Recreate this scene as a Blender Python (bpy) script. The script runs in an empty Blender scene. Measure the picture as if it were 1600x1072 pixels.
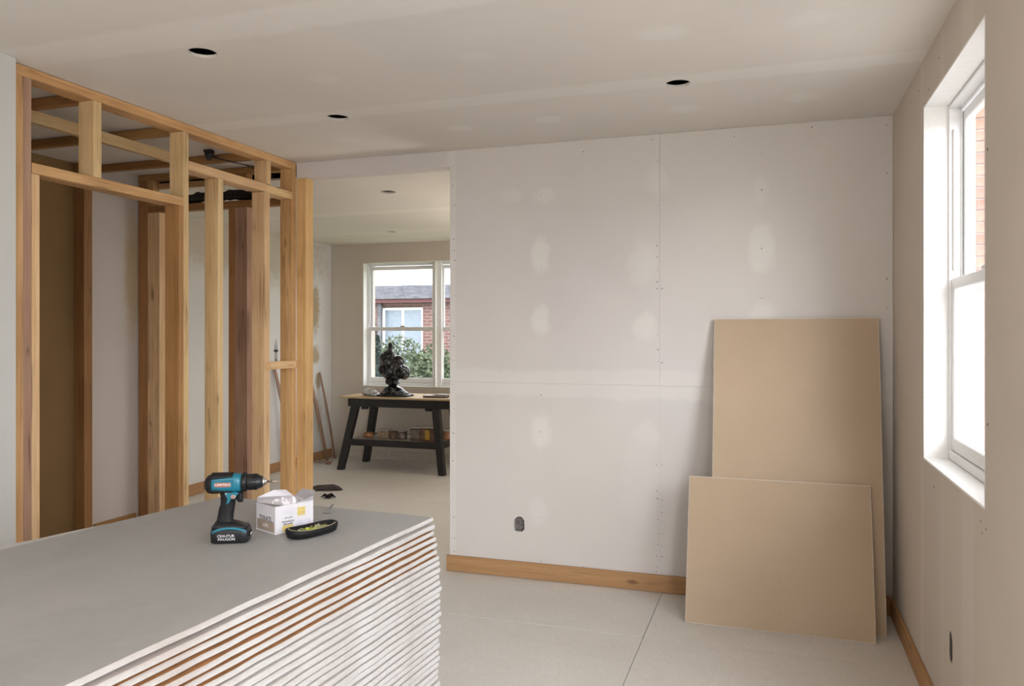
import bpy, bmesh, math, random
from mathutils import Vector, Matrix, noise
random.seed(7)
C = bpy.context.scene.collection
S = bpy.context.scene

# ---------------------------------------------------------------- camera, world, light, exposure
cam_d = bpy.data.cameras.new('camera'); cam = bpy.data.objects.new('camera', cam_d); C.objects.link(cam)
cam_d.sensor_width = 36; cam_d.lens = 36*1225/1600; cam_d.shift_y = -14/1600
cam_d.clip_start = .05
cam.location = (0, 0, 1.463); cam.rotation_euler = (math.pi/2, 0, math.atan2(407, 1225))
S.camera = cam
S.view_settings.view_transform = 'Standard'; S.view_settings.look = 'None'
S.view_settings.gamma = 1; S.view_settings.use_curve_mapping = False
S.view_settings.exposure = -0.04
w = bpy.data.worlds.new('world'); S.world = w; w.use_nodes = True
nt = w.node_tree; nt.nodes.clear()
bg = nt.nodes.new('ShaderNodeBackground'); wo = nt.nodes.new('ShaderNodeOutputWorld')
tc = nt.nodes.new('ShaderNodeTexCoord'); cn = nt.nodes.new('ShaderNodeTexNoise'); cr = nt.nodes.new('ShaderNodeValToRGB')
cn.inputs['Scale'].default_value = 2.2; cn.inputs['Detail'].default_value = 4
cr.color_ramp.elements[0].position = .3; cr.color_ramp.elements[0].color = (.84, .91, 1, 1)
cr.color_ramp.elements[1].position = .7; cr.color_ramp.elements[1].color = (1, .98, .96, 1)
nt.links.new(tc.outputs['Generated'], cn.inputs['Vector']); nt.links.new(cn.outputs['Fac'], cr.inputs['Fac'])
nt.links.new(cr.outputs['Color'], bg.inputs['Color']); bg.inputs['Strength'].default_value = 4.6
nt.links.new(bg.outputs[0], wo.inputs[0])
sun = bpy.data.lights.new('sun', 'SUN'); sun.energy = 4.0; sun.angle = math.radians(38); sun.color = (.88, .94, 1)
so = bpy.data.objects.new('sun', sun); C.objects.link(so); so.rotation_euler = Vector((-.56, .78, -.30)).to_track_quat('-Z', 'Y').to_euler()   # bright veiled sun from the right
def portal(name, loc, rot, sx, sy):
    l = bpy.data.lights.new(name, 'AREA'); l.shape = 'RECTANGLE'; l.size = sx; l.size_y = sy
    l.cycles.is_portal = True
    o = bpy.data.objects.new(name, l); C.objects.link(o); o.location = loc; o.rotation_euler = rot
P2 = math.pi/2
portal('portal', (.80, 3.12, 1.67), (0, P2, 0), 1.5, 1.0)
portal('portal', (.80, .1, 1.3), (0, P2, 0), 2.2, 3.4)
portal('portal', (-1.6, -2.62, 1.5), (P2, 0, 0), 1.4, 1.3)
portal('portal', (-3.6, 8.42, 1.57), (-P2, 0, 0), 1.95, 1.45)
portal('portal', (.80, 7.0, 1.5), (0, P2, 0), 1.6, 1.7)
def fill_light(name, loc, rot, size, power, col):
    l = bpy.data.lights.new(name, 'AREA'); l.shape = 'DISK'; l.size = size; l.energy = power; l.color = col
    o = bpy.data.objects.new(name, l); C.objects.link(o); o.location = loc; o.rotation_euler = rot
fill_light('fill_light', (-.9, -1.3, 1.5), (math.pi-.25, 0, 0), 1.6, 80, (1, .90, .80))   # unseen fill added behind the camera to brighten the ceiling
fill_light('fill_light', (-1.2, 6.6, 1.0), (math.pi, .15, 0), 1.2, 44, (1, .93, .85))       # added fill that brightens the far room, hidden by the back wall
CEIL = 2.6; CEIL2 = 2.52; YB = 4.487; XR = .594; XL = -3.0

# ---------------------------------------------------------------- helpers
def tag(o, label=None, cat=None, group=None, kind=None):
    if label: o['label'] = label
    if cat: o['category'] = cat
    if group: o['group'] = group
    if kind: o['kind'] = kind
    return o
def wloc(p): return Vector(p.location) + (wloc(p.parent) if p.parent else Vector())
def obj(name, bm, m, parent=None, smooth=False, loc=None):
    """link a bmesh as one object; mesh is in the parent's local coordinates unless loc given"""
    me = bpy.data.meshes.new(name); bmesh.ops.recalc_face_normals(bm, faces=bm.faces); bm.to_mesh(me); bm.free()
    for mm in (m if isinstance(m, (list, tuple)) else [m]): me.materials.append(mm)
    if smooth:
        for p in me.polygons: p.use_smooth = True
    o = bpy.data.objects.new(name, me); C.objects.link(o)
    if parent: o.parent = parent
    if loc is not None: o.location = loc
    return o
def struct(name, bm, m, parent=None, smooth=False):
    o = obj(name, bm, m, parent, smooth)
    if parent is None: o['kind'] = 'structure'
    return o
def thing(name, label, cat, loc=(0,0,0), rz=0, group=None, rot=None):
    o = bpy.data.objects.new(name, None); C.objects.link(o); o.empty_display_size = .05
    o.location = loc; o.rotation_euler = rot if rot else (0, 0, rz)
    return tag(o, label, cat, group)
def box(bm, x0, x1, y0, y1, z0, z1, bev=0, mi=0, M=None):
    r = bmesh.ops.create_cube(bm, size=1)
    vs = r['verts']
    for v in vs:
        v.co = Vector(((x0+x1)/2+v.co.x*(x1-x0), (y0+y1)/2+v.co.y*(y1-y0), (z0+z1)/2+v.co.z*(z1-z0)))
    fs = set(f for v in vs for f in v.link_faces)
    if bev:
        es = set(e for v in vs for e in v.link_edges)
        rr = bmesh.ops.bevel(bm, geom=list(es), offset=bev, segments=1, affect='EDGES', profile=.5)
        vs = list(set(v for f in rr['faces'] for v in f.verts) | set(v for v in vs if v.is_valid))
        fs = set(f for v in vs for f in v.link_faces)
    for f in fs: f.material_index = mi
    if M is not None:
        for v in vs: v.co = M @ v.co
    return vs
def bx(*a, **k):
    bm = bmesh.new(); box(bm, *a, **k); return bm
def loft(bm, secs, axis='z', n=20, mi=0, cap=True):
    """secs: (t, a, b, ra, rb, exponent); super-ellipse sections along axis"""
    rings = []
    for t, a, b, ra, rb, e in secs:
        ring = []
        for i in range(n):
            th = 2*math.pi*i/n; c, s = math.cos(th), math.sin(th)
            u = a+ra*math.copysign(abs(c)**(2/e), c); v = b+rb*math.copysign(abs(s)**(2/e), s)
            p = {'z': (u, v, t), 'x': (t, u, v), 'y': (u, t, v)}[axis]
            ring.append(bm.verts.new(p))
        rings.append(ring)
    for r0, r1 in zip(rings, rings[1:]):
        for i in range(n):
            f = bm.faces.new((r0[i], r0[(i+1) % n], r1[(i+1) % n], r1[i])); f.material_index = mi; f.smooth = True
    if cap:
        for r in (rings[0], rings[-1]):
            f = bm.faces.new(r); f.material_index = mi
    return rings
def tube(bm, pts, r, n=8, mi=0):
    pts = [Vector(p) for p in pts]; rings = []
    for i, p in enumerate(pts):
        d = (pts[min(i+1, len(pts)-1)]-pts[max(i-1, 0)]).normalized()
        u = d.orthogonal().normalized() if i == 0 else (u-d*u.dot(d)).normalized()
        v = d.cross(u); rr = r[i] if isinstance(r, (list, tuple)) else r
        rings.append([bm.verts.new(p+(u*math.cos(2*math.pi*k/n)+v*math.sin(2*math.pi*k/n))*rr) for k in range(n)])
    for r0, r1 in zip(rings, rings[1:]):
        for i in range(n):
            f = bm.faces.new((r0[i], r0[(i+1) % n], r1[(i+1) % n], r1[i])); f.smooth = True; f.material_index = mi
    bm.faces.new(rings[0]); bm.faces.new(rings[-1])
def cut(o, cutters):
    """boolean the cutter bmeshes out of o and throw the cutters away"""
    for bm in cutters:
        me = bpy.data.meshes.new('tmp'); bmesh.ops.recalc_face_normals(bm, faces=bm.faces); bm.to_mesh(me); bm.free(); c = bpy.data.objects.new('tmp', me); C.objects.link(c); c.parent = o.parent; c.location = o.location
        md = o.modifiers.new('b', 'BOOLEAN'); md.operation = 'DIFFERENCE'; md.object = c; md.solver = 'EXACT'
        bpy.context.view_layer.update()
        new = bpy.data.meshes.new_from_object(o.evaluated_get(bpy.context.evaluated_depsgraph_get()))
        o.modifiers.clear(); o.data = new; bpy.data.objects.remove(c)
def cyl(x, y, z0, z1, r, n=40, j=0):
    bm = bmesh.new(); a = []; b = []
    for i in range(n):
        t = 2*math.pi*i/n; rr = r*(1+random.uniform(-j, j))
        a.append(bm.verts.new((x+rr*math.cos(t), y+rr*math.sin(t), z0))); b.append(bm.verts.new((x+rr*math.cos(t), y+rr*math.sin(t), z1)))
    for i in range(n): bm.faces.new((a[i], a[(i+1) % n], b[(i+1) % n], b[i]))
    bm.faces.new(a); bm.faces.new(b); return bm
def text(s, size, m, parent, M, ext=.0003, name='lettering', font_scale=(1, 1)):
    cu = bpy.data.curves.new('t', 'FONT'); cu.body = s; cu.size = size; cu.extrude = ext; cu.align_x = 'CENTER'; cu.align_y = 'CENTER'; cu.resolution_u = 3
    t = bpy.data.objects.new('t', cu); C.objects.link(t); bpy.context.view_layer.update()
    me = bpy.data.meshes.new_from_object(t.evaluated_get(bpy.context.evaluated_depsgraph_get()))
    bpy.data.objects.remove(t); me.transform(Matrix.Diagonal((font_scale[0], font_scale[1], 1, 1))); me.transform(M)
    me.materials.clear(); me.materials.append(m)
    o = bpy.data.objects.new(name, me); C.objects.link(o); o.parent = parent; return o

# ---------------------------------------------------------------- materials
class N:
    def __init__(s, name):
        s.m = bpy.data.materials.new(name); s.m.use_nodes = True; s.t = s.m.node_tree
        s.b = s.t.nodes['Principled BSDF']; s.out = s.t.nodes['Material Output']
        s.tc = s.t.nodes.new('ShaderNodeTexCoord'); s.co = s.tc.outputs['Object']
    def n(s, ty, **k):
        x = s.t.nodes.new(ty)
        for a, v in k.items(): setattr(x, a, v)
        return x
    def l(s, a, b): s.t.links.new(a, b)
    def mapping(s, scale, off=None, src=None):
        x = s.n('ShaderNodeMapping'); x.inputs['Scale'].default_value = scale; s.l(src or s.co, x.inputs['Vector'])
        if off: s.l(off, x.inputs['Location'])
        return x.outputs[0]
    def noise(s, scale, detail=3, rough=.5, vec=None, dist=0):
        x = s.n('ShaderNodeTexNoise'); x.inputs['Scale'].default_value = scale; x.inputs['Detail'].default_value = detail
        x.inputs['Roughness'].default_value = rough; x.inputs['Distortion'].default_value = dist
        s.l(vec or s.co, x.inputs['Vector']); return x.outputs['Fac']
    def mr(s, v, a, b, c=0, d=1, smooth=False):
        x = s.n('ShaderNodeMapRange'); s.l(v, x.inputs['Value'])
        if smooth: x.interpolation_type = 'SMOOTHSTEP'
        for i, q in zip(('From Min', 'From Max', 'To Min', 'To Max'), (a, b, c, d)): x.inputs[i].default_value = q
        return x.outputs['Result']
    def math(s, op, a, b):
        x = s.n('ShaderNodeMath', operation=op)
        for i, q in enumerate((a, b)):
            if isinstance(q, (int, float)): x.inputs[i].default_value = q
            else: s.l(q, x.inputs[i])
        return x.outputs[0]
    def mix(s, f, a, b, blend='MIX'):
        x = s.n('ShaderNodeMix', data_type='RGBA', blend_type=blend)
        for i, q in zip((0, 6, 7), (f, a, b)):
            if isinstance(q, (int, float)): x.inputs[i].default_value = q
            elif isinstance(q, tuple): x.inputs[i].default_value = (*q, 1)
            else: s.l(q, x.inputs[i])
        return x.outputs[2]
    def bump(s, h, strength=.2, dist=.001):
        x = s.n('ShaderNodeBump'); x.inputs['Strength'].default_value = strength; x.inputs['Distance'].default_value = dist
        s.l(h, x.inputs['Height']); s.l(x.outputs[0], s.b.inputs['Normal'])
    def col(s, c):
        if isinstance(c, tuple): s.b.inputs['Base Color'].default_value = (*c, 1)
        else: s.l(c, s.b.inputs['Base Color'])
    def rough(s, r): s.b.inputs['Roughness'].default_value = r
def plain(name, c, r=.6, metal=0, var=.12, scale=30, bump=0, coat=0):
    n = N(name); f = n.noise(scale, 4)
    n.col(n.mix(n.mr(f, .3, .7), tuple(x*(1-var) for x in c), tuple(min(1, x*(1+var)) for x in c))); n.rough(r)
    n.b.inputs['Metallic'].default_value = metal
    if coat: n.b.inputs['Coat Weight'].default_value = coat
    if bump: n.bump(f, bump)
    return n.m
def wood(name, light, mid, dark, rough=.62, var=1, axis='z', streak=.7):
    n = N(name); oi = n.n('ShaderNodeObjectInfo')
    off = n.n('ShaderNodeCombineXYZ')
    r = n.math('MULTIPLY', oi.outputs['Random'], 37.0)
    for i in range(3): n.l(r, off.inputs[i])
    sc = {'z': (1, 1, .045), 'y': (1, .045, 1), 'x': (.045, 1, 1)}[axis]
    v = n.mapping(sc, off.outputs[0])
    a = n.noise(26, 5, .6, v, .6); b = n.noise(120, 3, .6, v); big = n.noise(2.2, 2, .5, n.mapping((1, 1, 1), off.outputs[0]))
    c = n.mix(n.mr(a, .35, .7), mid, light); c = n.mix(n.math('MULTIPLY', n.mr(b, .45, .75), .4), c, dark)
    # fine dark checks running with the grain
    st = n.noise(17, 2, .5, n.mapping(tuple(q*(1.6 if q == 1 else .8) for q in sc), off.outputs[0]), 1.2)
    line = n.math('MULTIPLY', n.mr(n.math('ABSOLUTE', n.math('SUBTRACT', st, .5), 0), 0, .03, 1, 0), n.mr(big, .50, .60))
    c = n.mix(n.math('MULTIPLY', line, streak), c, tuple(q*.35 for q in dark))
    kn = n.n('ShaderNodeTexVoronoi'); kn.inputs['Scale'].default_value = 5.5; kn.inputs['Randomness'].default_value = 1
    n.l(n.mapping(tuple(1 if q == 1 else .4 for q in sc), off.outputs[0]), kn.inputs['Vector'])
    c = n.mix(n.mr(kn.outputs['Distance'], .05, .11, .85, 0), c, tuple(q*.5 for q in dark))
    c = n.mix(n.mr(big, .35, .75, 0, .5*var), c, dark)
    hs = n.n('ShaderNodeHueSaturation'); n.l(c, hs.inputs['Color'])
    n.l(n.mr(oi.outputs['Random'], 0, 1, 1-.16*var, 1+.12*var), hs.inputs['Value'])
    n.l(n.mr(n.math('FRACT', n.math('MULTIPLY', oi.outputs['Random'], 7.3), 0), 0, 1, .491, .506), hs.inputs['Hue'])
    n.col(hs.outputs[0]); n.rough(rough); n.bump(a, .25); return n.m
def board_mat(name, base, patches=(), bands=(), plane='xz', patch_col=None, tint=None, mott=.05):
    """plasterboard: paper colour, faint mottling, joint-compound daubs (own colour, soft edges) and taped joints"""
    n = N(name); base_d = tuple(q*(1-mott) for q in base); base_l = tuple(q*(1+mott) for q in base)
    f1 = n.noise(1.1, 3, .6); f2 = n.noise(9, 4, .6); warp = n.noise(14, 3, .6)
    c = n.mix(n.mr(f1, .3, .7), base_d, base_l)
    if tint: c = n.mix(n.mr(n.noise(.7, 2, .5), .35, .65, 0, .5), c, tint)
    pc = patch_col or tuple(min(1, q*1.16) for q in base)
    acc = None
    for p in patches:
        (x, y, z), (rx, ry, rz), k = p
        s = n.n('ShaderNodeVectorMath', operation='SUBTRACT'); n.l(n.co, s.inputs[0]); s.inputs[1].default_value = (x, y, z)
        d = n.n('ShaderNodeVectorMath', operation='DIVIDE'); n.l(s.outputs[0], d.inputs[0]); d.inputs[1].default_value = (rx, ry, rz)
        ln = n.n('ShaderNodeVectorMath', operation='LENGTH'); n.l(d.outputs[0], ln.inputs[0])
        q = n.math('ADD', ln.outputs['Value'], n.mr(warp, 0, 1, -.45, .45))
        m = n.mr(q, .45, 1.1, k, 0, True)
        acc = m if acc is None else n.math('MAXIMUM', acc, m)
    sep = n.n('ShaderNodeSeparateXYZ'); n.l(n.co, sep.inputs[0])
    for ax, pos, half, k in bands:
        q = n.math('ABSOLUTE', n.math('SUBTRACT', sep.outputs[ax], pos), 0)
        q = n.math('ADD', q, n.mr(n.noise(5, 4, .7), 0, 1, -half*.5, half*.5))
        m = n.mr(q, half*.7, half*1.15, k, 0, True)
        m = n.math('MULTIPLY', m, n.mr(f2, .2, .7, .6, 1))
        acc = m if acc is None else n.math('MAXIMUM', acc, m)
    if acc is not None: c = n.mix(acc, c, pc)
    n.col(c); n.rough(.85); n.bump(n.noise(160, 3), .06); return n.m

WH = (.66, .625, .60)
m_ceiling = board_mat('ceiling_board', (.73, .69, .65),
    [((-.395, 2.992, 2.6), (.11, .10, .3), .5), ((.127, 3.025, 2.6), (.10, .09, .3), .3), ((-1.127, 4.007, 2.6), (.09, .08, .3), .5),
     ((-1.632, 4.016, 2.6), (.09, .08, .3), .5), ((-.42, 4.03, 2.6), (.09, .09, .3), .5), ((.14, 4.013, 2.6), (.10, .09, .3), .5),
     ((-1.9, 3.05, 2.6), (.09, .08, .3), .3), ((-1.15, 3.0, 2.6), (.09, .08, .3), .25), ((-2.35, 4.05, 2.6), (.08, .08, .3), .3)],
    [(1, 3.57, .075, .5), (1, 2.43, .11, .55)], tint=(.75, .70, .61), patch_col=(.84, .81, .77))
m_ceiling_far = board_mat('ceiling_board_far', (.74, .70, .63), [], [(1, 6.1, .08, .45), (1, 7.3, .08, .4)], tint=(.76, .72, .62))
PW = [((-1.31, 4.46, 1.93), (.07, .2, .13), .8), ((-1.31, 4.46, 1.55), (.07, .2, .10), .8), ((-1.31, 4.46, .88), (.08, .2, .12), .8), ((-1.33, 4.46, .40), (.07, .2, .10), .4),
      ((-1.29, 4.46, 2.29), (.08, .2, .06), .45), ((-1.5, 4.46, 2.30), (.09, .2, .05), .3), ((-.69, 4.46, 1.5), (.08, .2, .10), .7), ((-.70, 4.46, 1.87), (.10, .2, .16), .45), ((-.72, 4.46, .62), (.12, .2, .35), .22),
      ((-.056, 4.46, 1.93), (.08, .2, .16), .7), ((-.05, 4.46, 1.57), (.08, .2, .08), .6), ((-.06, 4.46, 2.25), (.05, .2, .10), .3), ((-.68, 4.46, .88), (.08, .2, .10), .4), ((-.62, 4.46, 2.33), (.08, .2, .10), .35)]
m_wall_back = board_mat('plasterboard_back', (.64, .60, .585), PW, [(2, 1.17, .085, .55), (0, -1.885, .03, .5)], patch_col=(.74, .71, .67), tint=(.66, .615, .55))
m_wall_right = board_mat('plasterboard_right', (.60, .53, .46), [], [(1, 3.65, .05, .5), (1, 2.85, .09, .5), (1, 3.25, .03, .35)], patch_col=(.67, .61, .55))
m_wall_left = board_mat('plasterboard_left', (.58, .58, .56))
m_wall_far = board_mat('plasterboard_far', (.64, .57, .49), [], [(0, -4.93, .05, .5), (2, 1.25, .05, .3)], patch_col=(.64, .6, .54))
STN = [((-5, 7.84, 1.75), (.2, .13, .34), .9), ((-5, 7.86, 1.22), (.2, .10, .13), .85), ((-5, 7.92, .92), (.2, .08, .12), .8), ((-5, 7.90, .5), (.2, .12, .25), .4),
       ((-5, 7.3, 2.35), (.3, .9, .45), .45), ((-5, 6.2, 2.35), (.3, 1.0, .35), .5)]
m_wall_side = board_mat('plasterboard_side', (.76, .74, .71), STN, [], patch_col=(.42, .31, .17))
m_closet = board_mat('plasterboard_closet', (.62, .555, .50), [((-4.3, 4.45, 1.9), (.3, .10, .5), .7)], [], patch_col=(.55, .42, .22))
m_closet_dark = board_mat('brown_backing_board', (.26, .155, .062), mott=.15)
m_void = plain('dark_void', (.05, .045, .04), .9)
m_reveal = plain('reveal_paint', (.88, .87, .85), .6, var=.02)
m_frame = plain('window_paint', (.88, .88, .88), .35, var=.02)
m_wood = wood('framing_timber', (.76, .49, .24), (.61, .355, .145), (.33, .165, .06))
m_wood_l = wood('framing_timber_pale', (.88, .65, .37), (.75, .50, .25), (.40, .23, .095), var=.7)
m_wood_p = wood('framing_timber_pink', (.56, .36, .25), (.44, .25, .17), (.28, .14, .09), streak=.95)
m_wood_d = wood('framing_timber_dark', (.46, .25, .095), (.36, .18, .06), (.23, .105, .03), var=.8)
m_base = wood('baseboard_timber', (.50, .28, .135), (.40, .21, .095), (.28, .135, .06), var=.4, streak=.5)
m_floor = N('floor_board')
f = m_floor.noise(2, 4, .6); g = m_floor.noise(60, 5, .7, m_floor.mapping((1, .35, 1)))
m_floor.col(m_floor.mix(m_floor.mr(g, .35, .75, 0, .5), m_floor.mix(m_floor.mr(f, .3, .7), (.66, .62, .565), (.73, .69, .64)), (.56, .52, .47)))
m_floor.rough(.7); m_floor.bump(g, .12); m_floor = m_floor.m
m_gap = plain('floor_gap', (.10, .07, .05), .9)
m_sheet_top = N('sheet_grey_paper')
f = m_sheet_top.noise(1.6, 5, .65, m_sheet_top.mapping((1, .5, 1))); g = m_sheet_top.noise(30, 4, .7)
m_sheet_top.col(m_sheet_top.mix(m_sheet_top.mr(g, .4, .8, 0, .25), m_sheet_top.mix(m_sheet_top.mr(f, .3, .7), (.29, .288, .285), (.36, .355, .35)), (.42, .415, .41)))
m_sheet_top.rough(.55); m_sheet_top = m_sheet_top.m
m_edge = N('sheet_gypsum_edge'); f = m_edge.noise(45, 5, .8, m_edge.mapping((1, 1, 3))); g = m_edge.noise(3, 2, .5, m_edge.mapping((1, 1, 8)))
m_edge.col(m_edge.mix(m_edge.mr(g, .45, .7, 0, .55), m_edge.mix(m_edge.mr(f, .35, .7), (.47, .45, .44), (.57, .555, .54)), (.36, .29, .255))); m_edge.rough(.9); m_edge.bump(f, .5, .002); m_edge = m_edge.m
m_paper_brown = plain('sheet_brown_paper', (.36, .17, .065), .85, var=.2)
m_paper_grey = plain('sheet_light_paper', (.52, .48, .45), .85, var=.1)
m_tan = N('tan_board_face'); f = m_tan.noise(1.5, 3); g = m_tan.noise(90, 3)
m_tan.col(m_tan.mix(m_tan.mr(g, .4, .8, 0, .12), m_tan.mix(m_tan.mr(f, .3, .7), (.43, .315, .205), (.48, .36, .245)), (.57, .46, .34))); m_tan.rough(.33); m_tan = m_tan.m
m_tan_edge = plain('tan_board_edge', (.80, .76, .70), .8)
def glass(name, dust=0.0):
    n = N(name); t = n.t; tr = n.n('ShaderNodeBsdfTransparent'); gl = n.n('ShaderNodeBsdfGlossy'); gl.inputs['Roughness'].default_value = .02
    fr = n.n('ShaderNodeLayerWeight'); fac = n.math('ADD', n.math('MULTIPLY', n.math('POWER', fr.outputs['Facing'], 5), .35), .03); mx = n.n('ShaderNodeMixShader')
    n.l(fac, mx.inputs[0]); n.l(tr.outputs[0], mx.inputs[1]); n.l(gl.outputs[0], mx.inputs[2]); last = mx.outputs[0]
    if dust:
        tl = n.n('ShaderNodeBsdfTranslucent'); tl.inputs['Color'].default_value = (.95, .95, .95, 1)
        m2 = n.n('ShaderNodeMixShader'); n.l(n.mr(n.noise(6, 3), .3, .7, dust*.8, dust*1.15), m2.inputs[0]); n.l(last, m2.inputs[1]); n.l(tl.outputs[0], m2.inputs[2]); last = m2.outputs[0]
    n.l(last, n.out.inputs['Surface']); return n.m
m_glass = glass('window_glass'); m_glass_dusty = glass('dusty_window_glass', .10)
m_black = plain('black_plastic', (.012, .012, .014), .38, var=.2)
m_rubber = plain('black_rubber', (.008, .008, .009), .55, var=.2, bump=.2, scale=80)
m_rubber.node_tree.nodes['Principled BSDF'].inputs['Specular IOR Level'].default_value = .25; m_black.node_tree.nodes['Principled BSDF'].inputs['Specular IOR Level'].default_value = .35
m_teal = plain('teal_plastic', (.006, .135, .20), .33, var=.08, coat=.2)
m_steel = plain('bright_steel', (.62, .60, .57), .25, 1, var=.08)
m_bit = plain('dark_bit_steel', (.35, .28, .22), .3, 1)
m_white_print = plain('white_print', (.75, .75, .75), .5)
m_red_print = plain('red_print', (.45, .10, .06), .5)
m_card = plain('white_carton', (.60, .575, .60), .7, var=.05, scale=12)
m_card_in = plain('carton_inside', (.66, .62, .60), .8)
m_ink = plain('dark_ink', (.07, .06, .07), .7)
m_tan_ink = plain('brown_ink', (.32, .25, .20), .7)
m_yel_ink = plain('yellow_ink', (.62, .48, .16), .7, var=.35, scale=400)
m_lav_ink = plain('lavender_ink', (.55, .52, .60), .7)
m_paper = plain('crumpled_tissue', (.78, .75, .80), .8, var=.05)
m_bench = plain('black_bench_paint', (.013, .013, .014), .42, var=.4, scale=12, bump=.3)
m_benchtop = wood('bench_plywood', (.60, .43, .26), (.52, .35, .19), (.34, .2, .1), axis='x', var=.4)
m_gloss = N('black_glazed'); f = m_gloss.noise(16, 3, .6)
m_gloss.col(m_gloss.mix(m_gloss.mr(f, .52, .60), (.012, .012, .014), (.13, .13, .14))); m_gloss.b.inputs['Metallic'].default_value = .35; m_gloss.rough(.16); m_gloss = m_gloss.m  # grey patches in the colour stand in for highlights on the glaze
m_brick = N('brick_clay'); oi = m_brick.n('ShaderNodeObjectInfo'); f = m_brick.noise(30, 4)
c = m_brick.mix(m_brick.mr(oi.outputs['Random'], 0, 1), (.30, .11, .07), (.42, .19, .13))
m_brick.col(m_brick.mix(m_brick.mr(f, .3, .8, 0, .4), c, (.45, .32, .26))); m_brick.rough(.9); m_brick.bump(f, .5, .003); m_brick = m_brick.m
m_mortar = plain('mortar', (.42, .39, .36), .95)
nb = N('far_brickwork'); bt = nb.n('ShaderNodeTexBrick'); bt.inputs['Scale'].default_value = 1
bt.inputs['Brick Width'].default_value = .225; bt.inputs['Row Height'].default_value = .075; bt.inputs['Mortar Size'].default_value = .01
bt.inputs['Color1'].default_value = (.19, .09, .078, 1); bt.inputs['Color2'].default_value = (.15, .068, .058, 1); bt.inputs['Mortar'].default_value = (.24, .20, .19, 1)
mp = nb.n('ShaderNodeMapping'); mp.inputs['Rotation'].default_value = (-P2, 0, 0); nb.l(nb.co, mp.inputs['Vector']); nb.l(mp.outputs[0], bt.inputs['Vector'])
nb.col(bt.outputs['Color']); nb.rough(.9); m_farbrick = nb.m
m_slate = plain('roof_slate', (.13, .13, .145), .8, var=.3, scale=6)
m_gutter = plain('dark_red_fascia', (.12, .04, .04), .6)
m_grass = plain('lawn', (.10, .15, .05), .95, var=.4, scale=4)
m_paving = plain('pale_paving', (.50, .49, .47), .9, var=.1, scale=3)
m_leaf = plain('hedge_leaf', (.075, .10, .05), .7, var=.5, scale=8)
m_leaf_d = plain('dark_conifer_leaf', (.02, .04, .035), .7, var=.4, scale=8)
m_screw = plain('screw_head', (.16, .14, .12), .6)
m_insul = plain('black_foil_wrap', (.012, .011, .011), .5, var=.4, bump=.8, scale=40)
m_cable = plain('dark_cable', (.03, .028, .028), .6)
m_tin = plain('tarnished_tin', (.20, .17, .15), .4, .6, var=.4, scale=20)
m_brown = plain('brown_tub', (.16, .09, .06), .6, var=.4, scale=15)
m_rag = plain('pale_rag', (.55, .53, .50), .9, var=.15)
m_copper = plain('orange_wrap', (.36, .17, .08), .6, var=.4, scale=20)
m_blade = plain('grey_metal', (.30, .30, .30), .35, .8)
m_bark = wood('weathered_lath', (.48, .30, .20), (.36, .20, .13), (.16, .08, .05), var=.8)

def timber(name, x0, x1, y0, y1, z0, z1, m, parent=None, jit=.0006):
    """sawn length of wood; local z runs with the grain; own slight bow"""
    d = (x1-x0, y1-y0, z1-z0); ax = d.index(max(d)); L = d[ax]
    o1, o2 = [d[i] for i in range(3) if i != ax]
    bm = bmesh.new(); nseg = max(2, int(L/.35)); rings = []
    ch = min(.0022, min(o1, o2)*.1); bow = [random.uniform(-jit, jit) for _ in range(4)]
    for k in range(nseg+1):
        t = k/nseg; z = (t-.5)*L; bx_ = bow[0]*math.sin(math.pi*t)+bow[1]*math.sin(2*math.pi*t); by_ = bow[2]*math.sin(math.pi*t)+bow[3]*math.sin(2*math.pi*t)
        a, b = o1/2, o2/2
        rings.append([bm.verts.new((u+bx_, v+by_, z)) for u, v in ((a-ch, b), (-a+ch, b), (-a, b-ch), (-a, -b+ch), (-a+ch, -b), (a-ch, -b), (a, -b+ch), (a, b-ch))])
    for r0, r1 in zip(rings, rings[1:]):
        for i in range(8): bm.faces.new((r0[i], r0[(i+1) % 8], r1[(i+1) % 8], r1[i]))
    bm.faces.new(rings[0]); bm.faces.new(rings[-1])
    o = obj(name, bm, m, parent)
    R = {2: Matrix.Identity(3), 1: Matrix(((1, 0, 0), (0, 0, 1), (0, 1, 0))), 0: Matrix(((0, 0, 1), (1, 0, 0), (0, 1, 0)))}[ax]
    if ax == 1: R = Matrix(((1, 0, 0), (0, 0, 1), (0, -1, 0)))   # keep it a proper rotation
    ctr = Vector(((x0+x1)/2, (y0+y1)/2, (z0+z1)/2))
    if parent: ctr -= wloc(parent)
    o.matrix_local = Matrix.Translation(ctr) @ R.to_4x4()
    return o
def screws(name, pts, r, nrm, parent):
    """sunk screw heads, one joined part"""
    bm = bmesh.new(); n = Vector(nrm)
    u = n.orthogonal().normalized(); v = n.cross(u)
    for p in pts:
        p = Vector(p); rr = r*random.uniform(.6, 1.25)
        a = [bm.verts.new(p+n*.0012+(u*math.cos(t)+v*math.sin(t))*rr) for t in [i*math.pi/3 for i in range(6)]]
        b = [bm.verts.new(p-n*.001+(u*math.cos(t)+v*math.sin(t))*rr*1.2) for t in [i*math.pi/3 for i in range(6)]]
        bm.faces.new(a)
        for i in range(6): bm.faces.new((a[i], a[(i+1) % 6], b[(i+1) % 6], b[i]))
    o = obj(name, bm, m_screw, parent); o['kind'] = 'stuff'; return o

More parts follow.
